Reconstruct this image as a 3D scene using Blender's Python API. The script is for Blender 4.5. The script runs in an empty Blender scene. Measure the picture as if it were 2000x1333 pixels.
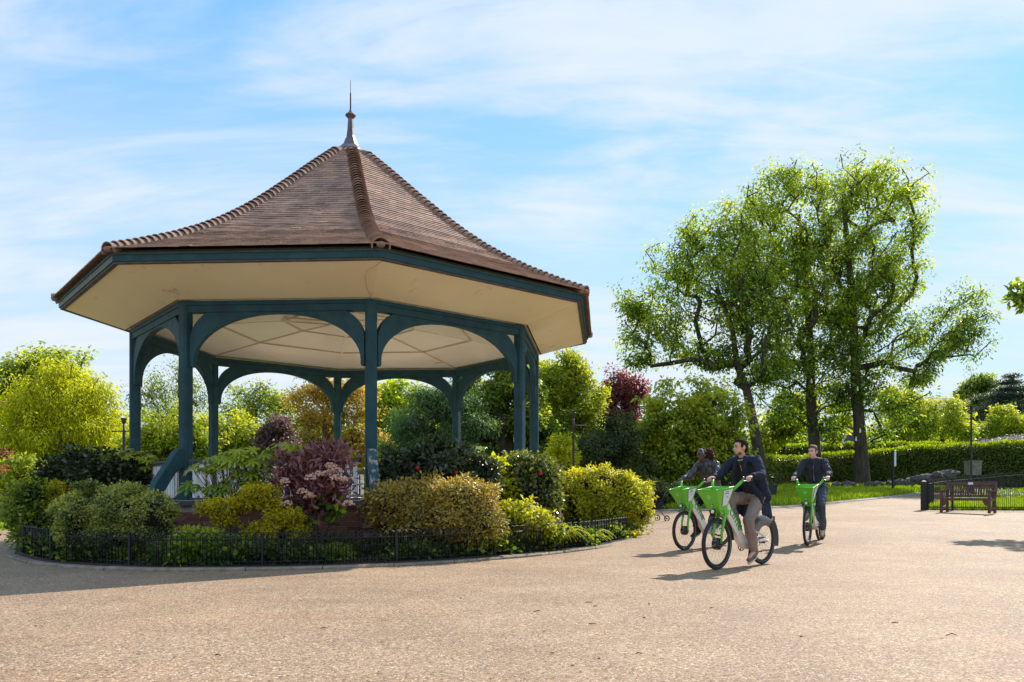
import bpy, math, random
import numpy as np
from mathutils import Vector, Matrix, noise
random.seed(7); RNG = np.random.default_rng(7)
PI = math.pi
scene = bpy.context.scene
COL = scene.collection

# ---------------------------------------------------------------- camera
F, CX, CY, EYE = 1558.0, 1093.3, 960.5, 1.04       # photograph: 2000 x 1333, focal length and principal point in its pixels
cam_d = bpy.data.cameras.new('camera'); cam = bpy.data.objects.new('camera', cam_d); COL.objects.link(cam)
cam.location = (0, 0, EYE); cam.rotation_euler = (PI / 2, 0, 0)
cam_d.sensor_width = 36; cam_d.lens = 36 * F / 2000
cam_d.shift_x = -(CX - 1000) / 2000; cam_d.shift_y = (CY - 666.5) / 2000
cam_d.clip_start = .1; cam_d.clip_end = 2000
scene.camera = cam
# ---------------------------------------------------------------- light
SUN = Vector((.445, .615, .645)).normalized()
EL = math.asin(SUN.z); AZ = math.atan2(SUN.x, SUN.y)
sl = bpy.data.lights.new('sun', 'SUN'); sl.energy = 4.6; sl.angle = math.radians(.53); sl.color = (1, .93, .82)
so = bpy.data.objects.new('sun', sl); COL.objects.link(so); so.rotation_euler = SUN.to_track_quat('Z', 'Y').to_euler()
world = bpy.data.worlds.new('World'); scene.world = world; world.use_nodes = True
def world_nodes():
    nt = world.node_tree; N = nt.nodes; L = nt.links
    for n in list(N): N.remove(n)
    out = N.new('ShaderNodeOutputWorld'); bg = N.new('ShaderNodeBackground'); bg.inputs['Strength'].default_value = .15
    sky = N.new('ShaderNodeTexSky'); sky.sky_type = 'NISHITA'; sky.sun_disc = False
    sky.sun_elevation = EL; sky.sun_rotation = AZ; sky.air_density = 1.15; sky.dust_density = .12; sky.ozone_density = 1.6; sky.altitude = 50
    tc = N.new('ShaderNodeTexCoord'); sep = N.new('ShaderNodeSeparateXYZ'); L.new(tc.outputs['Generated'], sep.inputs[0])
    # cloud layer seen as a plane high above: x/z', y/z'
    zz = N.new('ShaderNodeMath'); zz.operation = 'ADD'; zz.inputs[1].default_value = .18; L.new(sep.outputs[2], zz.inputs[0])
    zm = N.new('ShaderNodeMath'); zm.operation = 'MAXIMUM'; zm.inputs[1].default_value = .06; L.new(zz.outputs[0], zm.inputs[0])
    dx = N.new('ShaderNodeMath'); dx.operation = 'DIVIDE'; L.new(sep.outputs[0], dx.inputs[0]); L.new(zm.outputs[0], dx.inputs[1])
    dy = N.new('ShaderNodeMath'); dy.operation = 'DIVIDE'; L.new(sep.outputs[1], dy.inputs[0]); L.new(zm.outputs[0], dy.inputs[1])
    cb = N.new('ShaderNodeCombineXYZ'); L.new(dx.outputs[0], cb.inputs[0]); L.new(dy.outputs[0], cb.inputs[1])
    def band(scale, rot, sc, detail, rough, dist, loc):
        mp = N.new('ShaderNodeMapping'); mp.inputs['Rotation'].default_value = (0, 0, rot); mp.inputs['Scale'].default_value = sc
        mp.inputs['Location'].default_value = loc
        L.new(cb.outputs[0], mp.inputs[0])
        nz = N.new('ShaderNodeTexNoise'); nz.inputs['Scale'].default_value = scale; nz.inputs['Detail'].default_value = detail
        nz.inputs['Roughness'].default_value = rough; nz.inputs['Distortion'].default_value = dist; L.new(mp.outputs[0], nz.inputs['Vector'])
        return nz
    a = band(1.1, math.radians(18), (.8, 1.9, 1), 7, .58, .5, (1.9, .6, 0))
    b = band(3.4, math.radians(32), (.6, 2.2, 1), 6, .6, .8, (3.0, 1.0, 2))
    mx = N.new('ShaderNodeMath'); mx.operation = 'MULTIPLY_ADD'; mx.inputs[1].default_value = .35; L.new(b.outputs[0], mx.inputs[0]); L.new(a.outputs[0], mx.inputs[2])
    rp = N.new('ShaderNodeMapRange'); rp.interpolation_type = 'SMOOTHSTEP'
    rp.inputs['From Min'].default_value = .53; rp.inputs['From Max'].default_value = .86; rp.inputs['To Max'].default_value = .85
    L.new(mx.outputs[0], rp.inputs[0])
    # pale air near the horizon
    hz = N.new('ShaderNodeMapRange'); hz.interpolation_type = 'SMOOTHSTEP'; hz.inputs['From Min'].default_value = .60; hz.inputs['From Max'].default_value = -.02
    hz.inputs['To Max'].default_value = .9; L.new(sep.outputs[2], hz.inputs[0])
    gain = N.new('ShaderNodeMix'); gain.data_type = 'RGBA'; gain.blend_type = 'MULTIPLY'; gain.inputs[0].default_value = 1
    gain.inputs[7].default_value = (.5, .86, 1.2, 1); L.new(sky.outputs[0], gain.inputs[6])
    flat = N.new('ShaderNodeMix'); flat.data_type = 'RGBA'; flat.inputs[0].default_value = .55; L.new(gain.outputs[2], flat.inputs[6]); flat.inputs[7].default_value = (1.15, 2.7, 4.3, 1)
    m1 = N.new('ShaderNodeMix'); m1.data_type = 'RGBA'; L.new(hz.outputs[0], m1.inputs[0]); L.new(flat.outputs[2], m1.inputs[6]); m1.inputs[7].default_value = (3.5, 3.95, 4.25, 1)
    m2 = N.new('ShaderNodeMix'); m2.data_type = 'RGBA'; L.new(rp.outputs[0], m2.inputs[0]); L.new(m1.outputs[2], m2.inputs[6]); m2.inputs[7].default_value = (3.95, 4.2, 4.4, 1)
    L.new(m2.outputs[2], bg.inputs[0]); L.new(bg.outputs[0], out.inputs[0])
world_nodes()
vs = scene.view_settings; vs.view_transform = 'Standard'; vs.look = 'None'; vs.exposure = .56; vs.gamma = 1; vs.use_curve_mapping = False
cy_ = scene.cycles; cy_.max_bounces = 8; cy_.diffuse_bounces = 4; cy_.transmission_bounces = 5; cy_.transparent_max_bounces = 4; cy_.glossy_bounces = 3
cy_.use_denoising = True; cy_.sample_clamp_indirect = 4; cy_.caustics_reflective = False; cy_.caustics_refractive = False

# ---------------------------------------------------------------- places
def smooth(a, b, x):
    t = min(1, max(0, (x - a) / (b - a))); return t * t * (3 - 2 * t)
def terr(x, y):
    """height of the ground: flat round the bandstand, rising to the right and back"""
    s = smooth(-1, 6, x)
    return s * (.036 * min(max(0, y - 12.5), 70) + .02 * min(max(0, y - 35), 60))
def pt(u, v, Y):
    return Vector(((u - CX) / F * Y, Y, EYE + (CY - v) * Y / F))
def ground_at(u, Y):
    x = (u - CX) / F * Y; return Vector((x, Y, terr(x, Y)))
def cast(u, v):
    """the point of the ground seen at that pixel"""
    Y = 3.0
    while Y < 300:
        p = pt(u, v, Y)
        if p.z <= terr(p.x, p.y): return Vector((p.x, p.y, terr(p.x, p.y)))
        Y += .05
    return ground_at(u, 300)

# ---------------------------------------------------------------- objects
def tag(o, label=None, cat=None, group=None, kind=None):
    if label: o['label'] = label
    if cat: o['category'] = cat
    if group: o['group'] = group
    if kind: o['kind'] = kind
    return o
def empty(name, loc=(0, 0, 0), rz=0, label=None, cat=None, group=None):
    o = bpy.data.objects.new(name, None); COL.objects.link(o); o.location = loc; o.rotation_euler = (0, 0, rz); o.empty_display_size = .1
    return tag(o, label, cat, group)
def link(name, me, parent=None, loc=None, mtx=None):
    o = bpy.data.objects.new(name, me); COL.objects.link(o)
    if parent: o.parent = parent
    if mtx is not None: o.matrix_local = mtx
    elif loc is not None: o.location = loc
    return o
def copy_tree(o, parent=None):
    c = o.copy(); COL.objects.link(c); c.parent = parent
    for ch in list(o.children): copy_tree(ch, c)
    return c

class MB:
    """collects shapes for ONE mesh"""
    def __init__(s): s.v = []; s.f = []; s.t = []; s.mi = []; s.tint = .5; s.m = 0
    def add(s, vs, fs):
        b = len(s.v); s.v.extend([tuple(p) for p in vs])
        for f in fs: s.f.append([b + i for i in f]); s.t.append(s.tint); s.mi.append(s.m)
    def box(s, x0, x1, y0, y1, z0, z1, M=None):
        vs = [Vector((x, y, z)) for z in (z0, z1) for y in (y0, y1) for x in (x0, x1)]
        if M is not None: vs = [M @ p for p in vs]
        s.add(vs, [(0, 2, 3, 1), (4, 5, 7, 6), (0, 1, 5, 4), (2, 6, 7, 3), (0, 4, 6, 2), (1, 3, 7, 5)])
    def bar(s, p, q, w, h, up=Vector((0, 0, 1)), bev=0):
        p, q = Vector(p), Vector(q); d = (q - p); L = d.length; d.normalize()
        x = d.cross(up)
        if x.length < 1e-4: x = d.cross(Vector((0, 1, 0)))
        x.normalize(); z = x.cross(d)
        if bev:
            b = bev; prof = [(-w / 2 + b, -h / 2), (w / 2 - b, -h / 2), (w / 2, -h / 2 + b), (w / 2, h / 2 - b), (w / 2 - b, h / 2), (-w / 2 + b, h / 2), (-w / 2, h / 2 - b), (-w / 2, -h / 2 + b)]
        else: prof = [(-w / 2, -h / 2), (w / 2, -h / 2), (w / 2, h / 2), (-w / 2, h / 2)]
        n = len(prof)
        vs = [p + x * a + z * c for a, c in prof] + [q + x * a + z * c for a, c in prof]
        s.add(vs, [(i, (i + 1) % n, n + (i + 1) % n, n + i) for i in range(n)] + [tuple(range(n))[::-1], tuple(range(n, 2 * n))])
    def tube(s, pts, r, n=8, cap=True, closed=False):
        pts = [Vector(p) for p in pts]; k = len(pts)
        rs = r if isinstance(r, (list, tuple)) else [r] * k
        rings = []; prev = None
        for i, p in enumerate(pts):
            a = pts[(i - 1) % k] if (closed or i > 0) else p; b = pts[(i + 1) % k] if (closed or i < k - 1) else p
            d = (b - a).normalized()
            if prev is None:
                x = d.cross(Vector((0, 0, 1)))
                if x.length < 1e-3: x = d.cross(Vector((0, 1, 0)))
            else: x = prev - d * prev.dot(d)
            if x.length < 1e-6: x = d.orthogonal()
            x.normalize(); prev = x; y = d.cross(x)
            rings.append([p + (x * math.cos(2 * PI * j / n) + y * math.sin(2 * PI * j / n)) * rs[i] for j in range(n)])
        vs = [q for rr in rings for q in rr]; fs = []
        for i in range(k if closed else k - 1):
            a, b = i * n, ((i + 1) % k) * n
            for j in range(n): fs.append((a + j, a + (j + 1) % n, b + (j + 1) % n, b + j))
        if cap and not closed: fs += [tuple(range(n))[::-1], tuple(range((k - 1) * n, k * n))]
        s.add(vs, fs)
    def lathe(s, prof, n=16, M=None):
        vs = []; k = len(prof)
        for r, z in prof:
            for j in range(n): vs.append(Vector((r * math.cos(2 * PI * j / n), r * math.sin(2 * PI * j / n), z)))
        if M is not None: vs = [M @ p for p in vs]
        fs = [(i * n + j, i * n + (j + 1) % n, (i + 1) * n + (j + 1) % n, (i + 1) * n + j) for i in range(k - 1) for j in range(n)]
        fs += [tuple(range(n))[::-1], tuple(range((k - 1) * n, k * n))]
        s.add(vs, fs)
    def ball(s, c, rx, ry=None, rz=None, n=10, M=None):
        ry = ry or rx; rz = rz or rx; c = Vector(c)
        vs = []; m = max(4, n * 2 // 3)
        for i in range(1, m):
            a = PI * i / m
            for j in range(n): vs.append(Vector((rx * math.sin(a) * math.cos(2 * PI * j / n), ry * math.sin(a) * math.sin(2 * PI * j / n), rz * math.cos(a))))
        vs += [Vector((0, 0, rz)), Vector((0, 0, -rz))]
        if M is not None: vs = [M @ p for p in vs]
        vs = [p + c for p in vs]; t = len(vs) - 2
        fs = [(i * n + j, (i + 1) * n + j, (i + 1) * n + (j + 1) % n, i * n + (j + 1) % n) for i in range(m - 2) for j in range(n)]
        fs += [(t, j, (j + 1) % n) for j in range(n)] + [(t + 1, (m - 2) * n + (j + 1) % n, (m - 2) * n + j) for j in range(n)]
        s.add(vs, fs)
    def prism(s, pts2, M, t):
        """outline in a plane (x, z), thickness t along y, centred"""
        n = len(pts2)
        vs = [M @ Vector((a, -t / 2, b)) for a, b in pts2] + [M @ Vector((a, t / 2, b)) for a, b in pts2]
        s.add(vs, [(i, (i + 1) % n, n + (i + 1) % n, n + i) for i in range(n)] + [tuple(range(n))[::-1], tuple(range(n, 2 * n))])
    def band(s, inner, outer, M, t):
        """strip between two outlines of equal length, in a plane (x, z), thickness t along y"""
        n = len(inner); g = []
        for y in (-t / 2, t / 2):
            g.append([M @ Vector((a, y, b)) for a, b in inner]); g.append([M @ Vector((a, y, b)) for a, b in outer])
        vs = [p for q in g for p in q]; fs = []
        for i in range(n - 1):
            fs += [(i, i + 1, n + i + 1, n + i), (2 * n + i, 3 * n + i, 3 * n + i + 1, 2 * n + i + 1), (i, 2 * n + i, 2 * n + i + 1, i + 1), (n + i, n + i + 1, 3 * n + i + 1, 3 * n + i)]
        fs += [(0, n, 3 * n, 2 * n), (n - 1, 3 * n - 1, 4 * n - 1, 2 * n - 1)]
        s.add(vs, fs)
    def mesh(s, name, mats, smooth_=False):
        me = bpy.data.meshes.new(name); me.from_pydata(s.v, [], s.f)
        for m in (mats if isinstance(mats, (list, tuple)) else [mats]): me.materials.append(m)
        at = me.attributes.new('tint', 'FLOAT', 'FACE'); at.data.foreach_set('value', np.array(s.t, dtype=np.float32))
        if any(s.mi): me.polygons.foreach_set('material_index', s.mi)
        me.polygons.foreach_set('use_smooth', [smooth_] * len(s.f))
        me.update(); return me
    def build(s, name, mats, parent=None, smooth_=False, kind=None):
        o = link(name, s.mesh(name, mats, smooth_), parent)
        if kind: o['kind'] = kind
        return o
def auto_smooth(o, ang=40):
    me = o.data; me.polygons.foreach_set('use_smooth', [True] * len(me.polygons))
    me.set_sharp_from_angle(angle=math.radians(ang)); return o

# ---------------------------------------------------------------- materials
def rgb(r, g, b): return (r, g, b, 1)
def srgb(r, g, b):
    f = lambda c: (c / 255 / 12.92) if c <= 10 else ((c / 255 + .055) / 1.055) ** 2.4
    return (f(r), f(g), f(b), 1)
def material(name, c1, c2=None, scale=6, rough=.6, bump=0, bscale=60, detail=5, tint=0, spec=.4, stretch=(1, 1, 1), metallic=0, spots=None, coat=0, lo=.35, hi=.68):
    """two colours mixed by noise, a value that varies from piece to piece, fine relief"""
    m = bpy.data.materials.new(name); m.use_nodes = True; nt = m.node_tree; N = nt.nodes; L = nt.links
    bs = N['Principled BSDF']; bs.inputs['Roughness'].default_value = rough; bs.inputs['Specular IOR Level'].default_value = spec
    bs.inputs['Metallic'].default_value = metallic
    if coat: bs.inputs['Coat Weight'].default_value = coat
    tc = N.new('ShaderNodeTexCoord'); mp = N.new('ShaderNodeMapping'); mp.inputs['Scale'].default_value = stretch; L.new(tc.outputs['Object'], mp.inputs[0])
    nz = N.new('ShaderNodeTexNoise'); nz.inputs['Scale'].default_value = scale; nz.inputs['Detail'].default_value = detail; L.new(mp.outputs[0], nz.inputs['Vector'])
    mr = N.new('ShaderNodeMapRange'); mr.inputs['From Min'].default_value = lo; mr.inputs['From Max'].default_value = hi; L.new(nz.outputs[0], mr.inputs[0])
    mix = N.new('ShaderNodeMix'); mix.data_type = 'RGBA'; mix.inputs[6].default_value = c1; mix.inputs[7].default_value = c2 or tuple(c * .75 for c in c1[:3]) + (1,)
    L.new(mr.outputs[0], mix.inputs[0]); cur = mix.outputs[2]
    if spots:
        c3, ssc, thr = spots
        n2 = N.new('ShaderNodeTexNoise'); n2.inputs['Scale'].default_value = ssc; n2.inputs['Detail'].default_value = 6; n2.inputs['Roughness'].default_value = .65; L.new(mp.outputs[0], n2.inputs['Vector'])
        r2 = N.new('ShaderNodeMapRange'); r2.inputs['From Min'].default_value = thr; r2.inputs['From Max'].default_value = thr + .07; L.new(n2.outputs[0], r2.inputs[0])
        mm = N.new('ShaderNodeMix'); mm.data_type = 'RGBA'; L.new(r2.outputs[0], mm.inputs[0]); L.new(cur, mm.inputs[6]); mm.inputs[7].default_value = c3; cur = mm.outputs[2]
    if tint:
        at = N.new('ShaderNodeAttribute'); at.attribute_name = 'tint'
        oi = N.new('ShaderNodeObjectInfo')
        ad = N.new('ShaderNodeMath'); ad.operation = 'ADD'; L.new(at.outputs['Fac'], ad.inputs[0]); L.new(oi.outputs['Random'], ad.inputs[1])
        fr = N.new('ShaderNodeMath'); fr.operation = 'FRACT'; L.new(ad.outputs[0], fr.inputs[0])
        t2 = N.new('ShaderNodeMapRange'); t2.inputs['To Min'].default_value = 1 - tint; t2.inputs['To Max'].default_value = 1 + tint; L.new(fr.outputs[0], t2.inputs[0])
        mm = N.new('ShaderNodeMix'); mm.data_type = 'RGBA'; mm.blend_type = 'MULTIPLY'; mm.inputs[0].default_value = 1; L.new(cur, mm.inputs[6]); L.new(t2.outputs[0], mm.inputs[7]); cur = mm.outputs[2]
    L.new(cur, bs.inputs['Base Color'])
    if bump:
        nb = N.new('ShaderNodeTexNoise'); nb.inputs['Scale'].default_value = bscale; nb.inputs['Detail'].default_value = 4; L.new(mp.outputs[0], nb.inputs['Vector'])
        bp = N.new('ShaderNodeBump'); bp.inputs['Strength'].default_value = bump; bp.inputs['Distance'].default_value = .02; L.new(nb.outputs[0], bp.inputs['Height']); L.new(bp.outputs[0], bs.inputs['Normal'])
    return m
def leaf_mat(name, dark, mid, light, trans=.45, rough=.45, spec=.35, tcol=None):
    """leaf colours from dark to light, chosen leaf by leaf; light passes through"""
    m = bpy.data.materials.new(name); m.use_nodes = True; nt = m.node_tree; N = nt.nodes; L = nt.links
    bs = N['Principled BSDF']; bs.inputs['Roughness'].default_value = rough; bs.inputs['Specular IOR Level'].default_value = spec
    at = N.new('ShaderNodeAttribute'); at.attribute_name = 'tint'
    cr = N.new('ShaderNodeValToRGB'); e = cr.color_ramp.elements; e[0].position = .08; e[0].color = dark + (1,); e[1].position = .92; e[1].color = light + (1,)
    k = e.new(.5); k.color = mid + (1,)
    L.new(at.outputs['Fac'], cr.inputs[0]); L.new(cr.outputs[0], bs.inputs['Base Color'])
    tr = N.new('ShaderNodeBsdfTranslucent'); mt = N.new('ShaderNodeMix'); mt.data_type = 'RGBA'; mt.blend_type = 'MULTIPLY'; mt.inputs[0].default_value = 1
    L.new(cr.outputs[0], mt.inputs[6]); mt.inputs[7].default_value = (tcol or (2.5, 2.3, .8)) + (1,); L.new(mt.outputs[2], tr.inputs[0])
    ms = N.new('ShaderNodeMixShader'); ms.inputs[0].default_value = trans; L.new(bs.outputs[0], ms.inputs[1]); L.new(tr.outputs[0], ms.inputs[2])
    L.new(ms.outputs[0], N['Material Output'].inputs[0])
    return m

# ---------------------------------------------------------------- foliage
def unit(a): return a / np.maximum(np.linalg.norm(a, axis=1, keepdims=True), 1e-9)
def leaves_mesh(name, P, D, Nn, size, aspect, mat, tint, curl=.18, shape='leaf'):
    """P leaf bases, D directions, Nn normals, size per leaf; each leaf a folded blade"""
    n = len(P); D = unit(D); S = unit(np.cross(D, Nn)); U = np.cross(S, D)
    L = size[:, None]; W = L * aspect
    if shape == 'leaf':
        v = np.stack([P, P + D * L * .5 + S * W * .5 + U * L * curl * .5, P + D * L - U * L * curl * .4, P + D * L * .5 - S * W * .5 + U * L * curl * .5], 1)
        k = 4
    else:                                                         # a rounded blade, six corners
        v = np.stack([P, P + D * L * .3 + S * W * .45, P + D * L * .72 + S * W * .42 + U * L * curl, P + D * L, P + D * L * .72 - S * W * .42 + U * L * curl, P + D * L * .3 - S * W * .45], 1)
        k = 6
    me = bpy.data.meshes.new(name); me.vertices.add(n * k); me.vertices.foreach_set('co', v.reshape(-1).astype(np.float32))
    me.loops.add(n * k); me.loops.foreach_set('vertex_index', np.arange(n * k, dtype=np.int32))
    me.polygons.add(n); me.polygons.foreach_set('loop_start', np.arange(0, n * k, k, dtype=np.int32))
    me.materials.append(mat); me.update(calc_edges=True)
    a = me.attributes.new('tint', 'FLOAT', 'FACE'); a.data.foreach_set('value', np.clip(tint, 0, 1).astype(np.float32))
    return me
def field(P, wave, seed=0):
    """smooth irregular field, about -1 to 1, wavelength in metres"""
    r = np.random.default_rng(100 + seed); v = np.zeros(len(P))
    for i in range(7):
        k = r.normal(size=3); k /= np.linalg.norm(k); v += np.sin(P @ k * (2 * math.pi / (wave * r.uniform(.6, 1.5))) + r.uniform(0, 6.28))
    return v / 2.6
def in_lobes(lobes, n, shell=.0, rng=RNG, rough=.14, gap=0, wave=None, seed=0):
    """points in ellipsoids (centre, radii); shell 0 fills the volume, 1 keeps to the skin; gap drops clumps where the field is low"""
    if gap:
        out = []; tot = 0; wv = wave or 2.0
        while tot < n:
            C, d, idx = in_lobes(lobes, n, shell, rng, rough, seed=seed); ok = field(C, wv, seed) > (gap * 2 - 1) * .9; out.append((C[ok], d[ok], idx[ok])); tot += ok.sum()
        return tuple(np.concatenate([o[i] for o in out])[:n] for i in range(3))
    w = np.array([abs(r[0] * r[1] * r[2]) ** (2 / 3) for c, r in lobes]); w /= w.sum()
    idx = rng.choice(len(lobes), n, p=w); C = np.array([tuple(c) for c, r in lobes])[idx]; R = np.array([tuple(r) for c, r in lobes])[idx]
    d = unit(rng.normal(size=(n, 3))); rad = (shell + (1 - shell) * rng.random(n)) ** (1 / 2.2)
    amp = 1 + rough * field(C + d * R, float(R.mean()) * 1.1 + .05, seed + 50) + rough * .6 * field(C + d * R, float(R.mean()) * .45 + .03, seed + 51)
    d2 = d * (rad * amp)[:, None]
    return C + d2 * R, d, idx
def plobes(Y, items, depth=.9):
    out = []
    for it in items:
        u, v, ru, rv = it[:4]; dY = it[4] if len(it) > 4 else 0
        y = Y + dY; k = y / F
        out.append((pt(u, v, y), (ru * k, depth * (ru + rv) / 2 * k, rv * k)))
    return out
def cluster(centres, per, cr, flat, leaf, rng=RNG, droop=.3, vary=.35, up=.5, out=None, base=None):
    """leaves round each clump centre"""
    n = len(centres); ci = np.repeat(np.arange(n), per); m = len(ci)
    o = np.clip(rng.normal(size=(m, 3)), -1.7, 1.7) * (cr * .5) * np.array([1, 1, flat])
    P = centres[ci] + o
    D = unit(o + rng.normal(size=(m, 3)) * cr * .35); D[:, 2] -= droop; D = unit(D)
    Nn = rng.normal(size=(m, 3)); Nn[:, 2] += up * 2
    if out is not None: Nn += out[ci] * .8
    ct = rng.random(n) if base is None else base
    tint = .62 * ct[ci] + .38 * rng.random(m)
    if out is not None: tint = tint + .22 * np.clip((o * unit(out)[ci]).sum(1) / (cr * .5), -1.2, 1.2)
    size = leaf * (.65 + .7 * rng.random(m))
    return P, D, unit(Nn), size, tint
def skeleton(trunk, tips, r0, rng=random, wig=.12, tiprad=.012):
    """branches from the trunk polyline to the tips: each tip joins the nearest wood below it"""
    nodes = [Vector(p) for p in trunk]; par = [-1] + list(range(len(trunk) - 1)); nt_ = len(trunk)
    arr = np.array([tuple(p) for p in nodes]); top = arr[-1]
    tips = [Vector(t) for t in tips]
    base = Vector(trunk[max(1, len(trunk) // 2)])
    tips.sort(key=lambda t: (t - base).length)
    for t in tips:
        A = np.array([tuple(p) for p in nodes])
        d = A - np.array(tuple(t)); dist = np.linalg.norm(d, axis=1) + 1.6 * np.maximum(0, d[:, 2] + .25 * np.linalg.norm(d[:, :2], axis=1))
        dist[0] += 1e3
        if nt_ > 3: dist[1] += 1e2
        j = int(np.argmin(dist)); a = nodes[j]; L = (t - a).length
        k = max(1, min(4, int(L / .7))); prev = j
        for i in range(1, k + 1):
            q = a.lerp(t, i / k)
            if i < k: q = q + Vector((rng.uniform(-1, 1), rng.uniform(-1, 1), rng.uniform(-.3, 1.2))) * L * wig
            nodes.append(q); par.append(prev); prev = len(nodes) - 1
    w = [0.0] * len(nodes); ch = [[] for _ in nodes]
    for i, p in enumerate(par):
        if p >= 0: ch[p].append(i)
    for i in range(len(nodes) - 1, -1, -1):
        if not ch[i]: w[i] = 1.0
        if par[i] >= 0: w[par[i]] += w[i]
    W = max(w); rad = [max(tiprad, r0 * (x / W) ** .5 * .92) for x in w]
    for i in range(nt_):
        rad[i] = r0 * (1 - .85 * (i / nt_) ** 1.1) * (.95 if i else 1.3)
    return nodes, par, ch, rad, nt_
def wood(mb, nodes, par, ch, rad, nt_, nseg=5, skip_trunk=False):
    """tubes along chains of nodes"""
    done = set()
    def chain(i):
        c = [i]
        while ch[c[-1]]:
            nx = max(ch[c[-1]], key=lambda k: rad[k]); c.append(nx)
        return c
    starts = [(None, 0)]
    while starts:
        p, i = starts.pop(); c = chain(i)
        if p is None and skip_trunk: c = c
        seq = ([p] if p is not None else []) + c
        for q in c:
            for k in ch[q]:
                if k not in c: starts.append((q, k))
        if len(seq) < 2: continue
        rr = [rad[k] for k in seq]
        if p is not None: rr[0] = min(rr[0], rr[1] * 1.15)
        mb.tube([nodes[k] for k in seq], rr, n=9 if p is None else (6 if rr[1] > .06 else (4 if rr[1] > .02 else 3)), cap=False)
# ================================================================ MATERIALS OF THE PLACE
def gravel_material():
    m = bpy.data.materials.new('gravel'); m.use_nodes = True; nt = m.node_tree; N = nt.nodes; L = nt.links
    bs = N['Principled BSDF']; bs.inputs['Roughness'].default_value = .75; bs.inputs['Specular IOR Level'].default_value = .3
    tc = N.new('ShaderNodeTexCoord')
    vo = N.new('ShaderNodeTexVoronoi'); vo.inputs['Scale'].default_value = 84; L.new(tc.outputs['Object'], vo.inputs['Vector'])
    sp = N.new('ShaderNodeSeparateColor'); L.new(vo.outputs['Color'], sp.inputs[0])
    cr = N.new('ShaderNodeValToRGB'); cr.color_ramp.interpolation = 'CONSTANT'; e = cr.color_ramp.elements
    e[0].position = 0; e[0].color = rgb(.15, .095, .06); e[1].position = .93; e[1].color = rgb(.66, .52, .36)
    for p, c in ((.13, (.26, .17, .105)), (.3, (.355, .236, .152)), (.52, (.43, .30, .198)), (.72, (.32, .228, .165)), (.84, (.49, .315, .165))):
        k = e.new(p); k.color = c + (1,)
    L.new(sp.outputs[0], cr.inputs[0])
    v3 = N.new('ShaderNodeTexVoronoi'); v3.inputs['Scale'].default_value = 38; L.new(tc.outputs['Object'], v3.inputs['Vector'])
    s3 = N.new('ShaderNodeSeparateColor'); L.new(v3.outputs['Color'], s3.inputs[0])
    n1 = N.new('ShaderNodeTexNoise'); n1.inputs['Scale'].default_value = .55; n1.inputs['Detail'].default_value = 8; n1.inputs['Roughness'].default_value = .68; L.new(tc.outputs['Object'], n1.inputs['Vector'])
    r1 = N.new('ShaderNodeMapRange'); r1.inputs['From Min'].default_value = .3; r1.inputs['From Max'].default_value = .7; r1.inputs['To Min'].default_value = .72; r1.inputs['To Max'].default_value = 1.14; L.new(n1.outputs[0], r1.inputs[0])
    mm = N.new('ShaderNodeMix'); mm.data_type = 'RGBA'; mm.blend_type = 'MULTIPLY'; mm.inputs[0].default_value = 1; L.new(cr.outputs[0], mm.inputs[6]); L.new(r1.outputs[0], mm.inputs[7])
    r3 = N.new('ShaderNodeMapRange'); r3.inputs['To Min'].default_value = .9; r3.inputs['To Max'].default_value = 1.08; L.new(s3.outputs[1], r3.inputs[0])
    m3 = N.new('ShaderNodeMix'); m3.data_type = 'RGBA'; m3.blend_type = 'MULTIPLY'; m3.inputs[0].default_value = 1; L.new(mm.outputs[2], m3.inputs[6]); L.new(r3.outputs[0], m3.inputs[7])
    # long worn streaks, a rusty cast in patches
    mp = N.new('ShaderNodeMapping'); mp.inputs['Scale'].default_value = (.25, 1.6, 1); mp.inputs['Rotation'].default_value = (0, 0, .35); L.new(tc.outputs['Object'], mp.inputs[0])
    n2 = N.new('ShaderNodeTexNoise'); n2.inputs['Scale'].default_value = 1.3; n2.inputs['Detail'].default_value = 7; n2.inputs['Roughness'].default_value = .7; L.new(mp.outputs[0], n2.inputs['Vector'])
    r2 = N.new('ShaderNodeMapRange'); r2.inputs['From Min'].default_value = .45; r2.inputs['From Max'].default_value = .72; r2.inputs['To Max'].default_value = .55; L.new(n2.outputs[0], r2.inputs[0])
    m2 = N.new('ShaderNodeMix'); m2.data_type = 'RGBA'; m2.blend_type = 'MULTIPLY'; L.new(r2.outputs[0], m2.inputs[0]); L.new(m3.outputs[2], m2.inputs[6]); m2.inputs[7].default_value = rgb(.88, .74, .62)
    L.new(m2.outputs[2], bs.inputs['Base Color'])
    bp = N.new('ShaderNodeBump'); bp.inputs['Strength'].default_value = .55; bp.inputs['Distance'].default_value = .008; bp.invert = True; L.new(vo.outputs['Distance'], bp.inputs['Height'])
    L.new(bp.outputs[0], bs.inputs['Normal']); return m
M_gravel = gravel_material()
M_grass = material('grass', rgb(.20, .29, .02), rgb(.12, .18, .015), scale=3, rough=.8, bump=.6, bscale=40)
M_soil = material('soil', rgb(.05, .035, .025), rgb(.02, .016, .012), scale=9, rough=.95, bump=.8, bscale=50)
M_kerb = material('kerb stone', rgb(.30, .24, .18), rgb(.17, .14, .11), scale=7, rough=.85, bump=.4, bscale=40, tint=.15)
M_teal = material('teal paint', srgb(43, 80, 88), srgb(36, 65, 72), scale=4, rough=.62, spec=.22, bump=.06, bscale=30, spots=(srgb(34, 52, 54), 9, .66))
M_tealw = material('worn teal paint', srgb(56, 92, 106), srgb(42, 72, 84), scale=5, rough=.6, bump=.15, bscale=40, stretch=(1, 1, .22), spots=(srgb(168, 166, 160), 14, .52))
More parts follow.
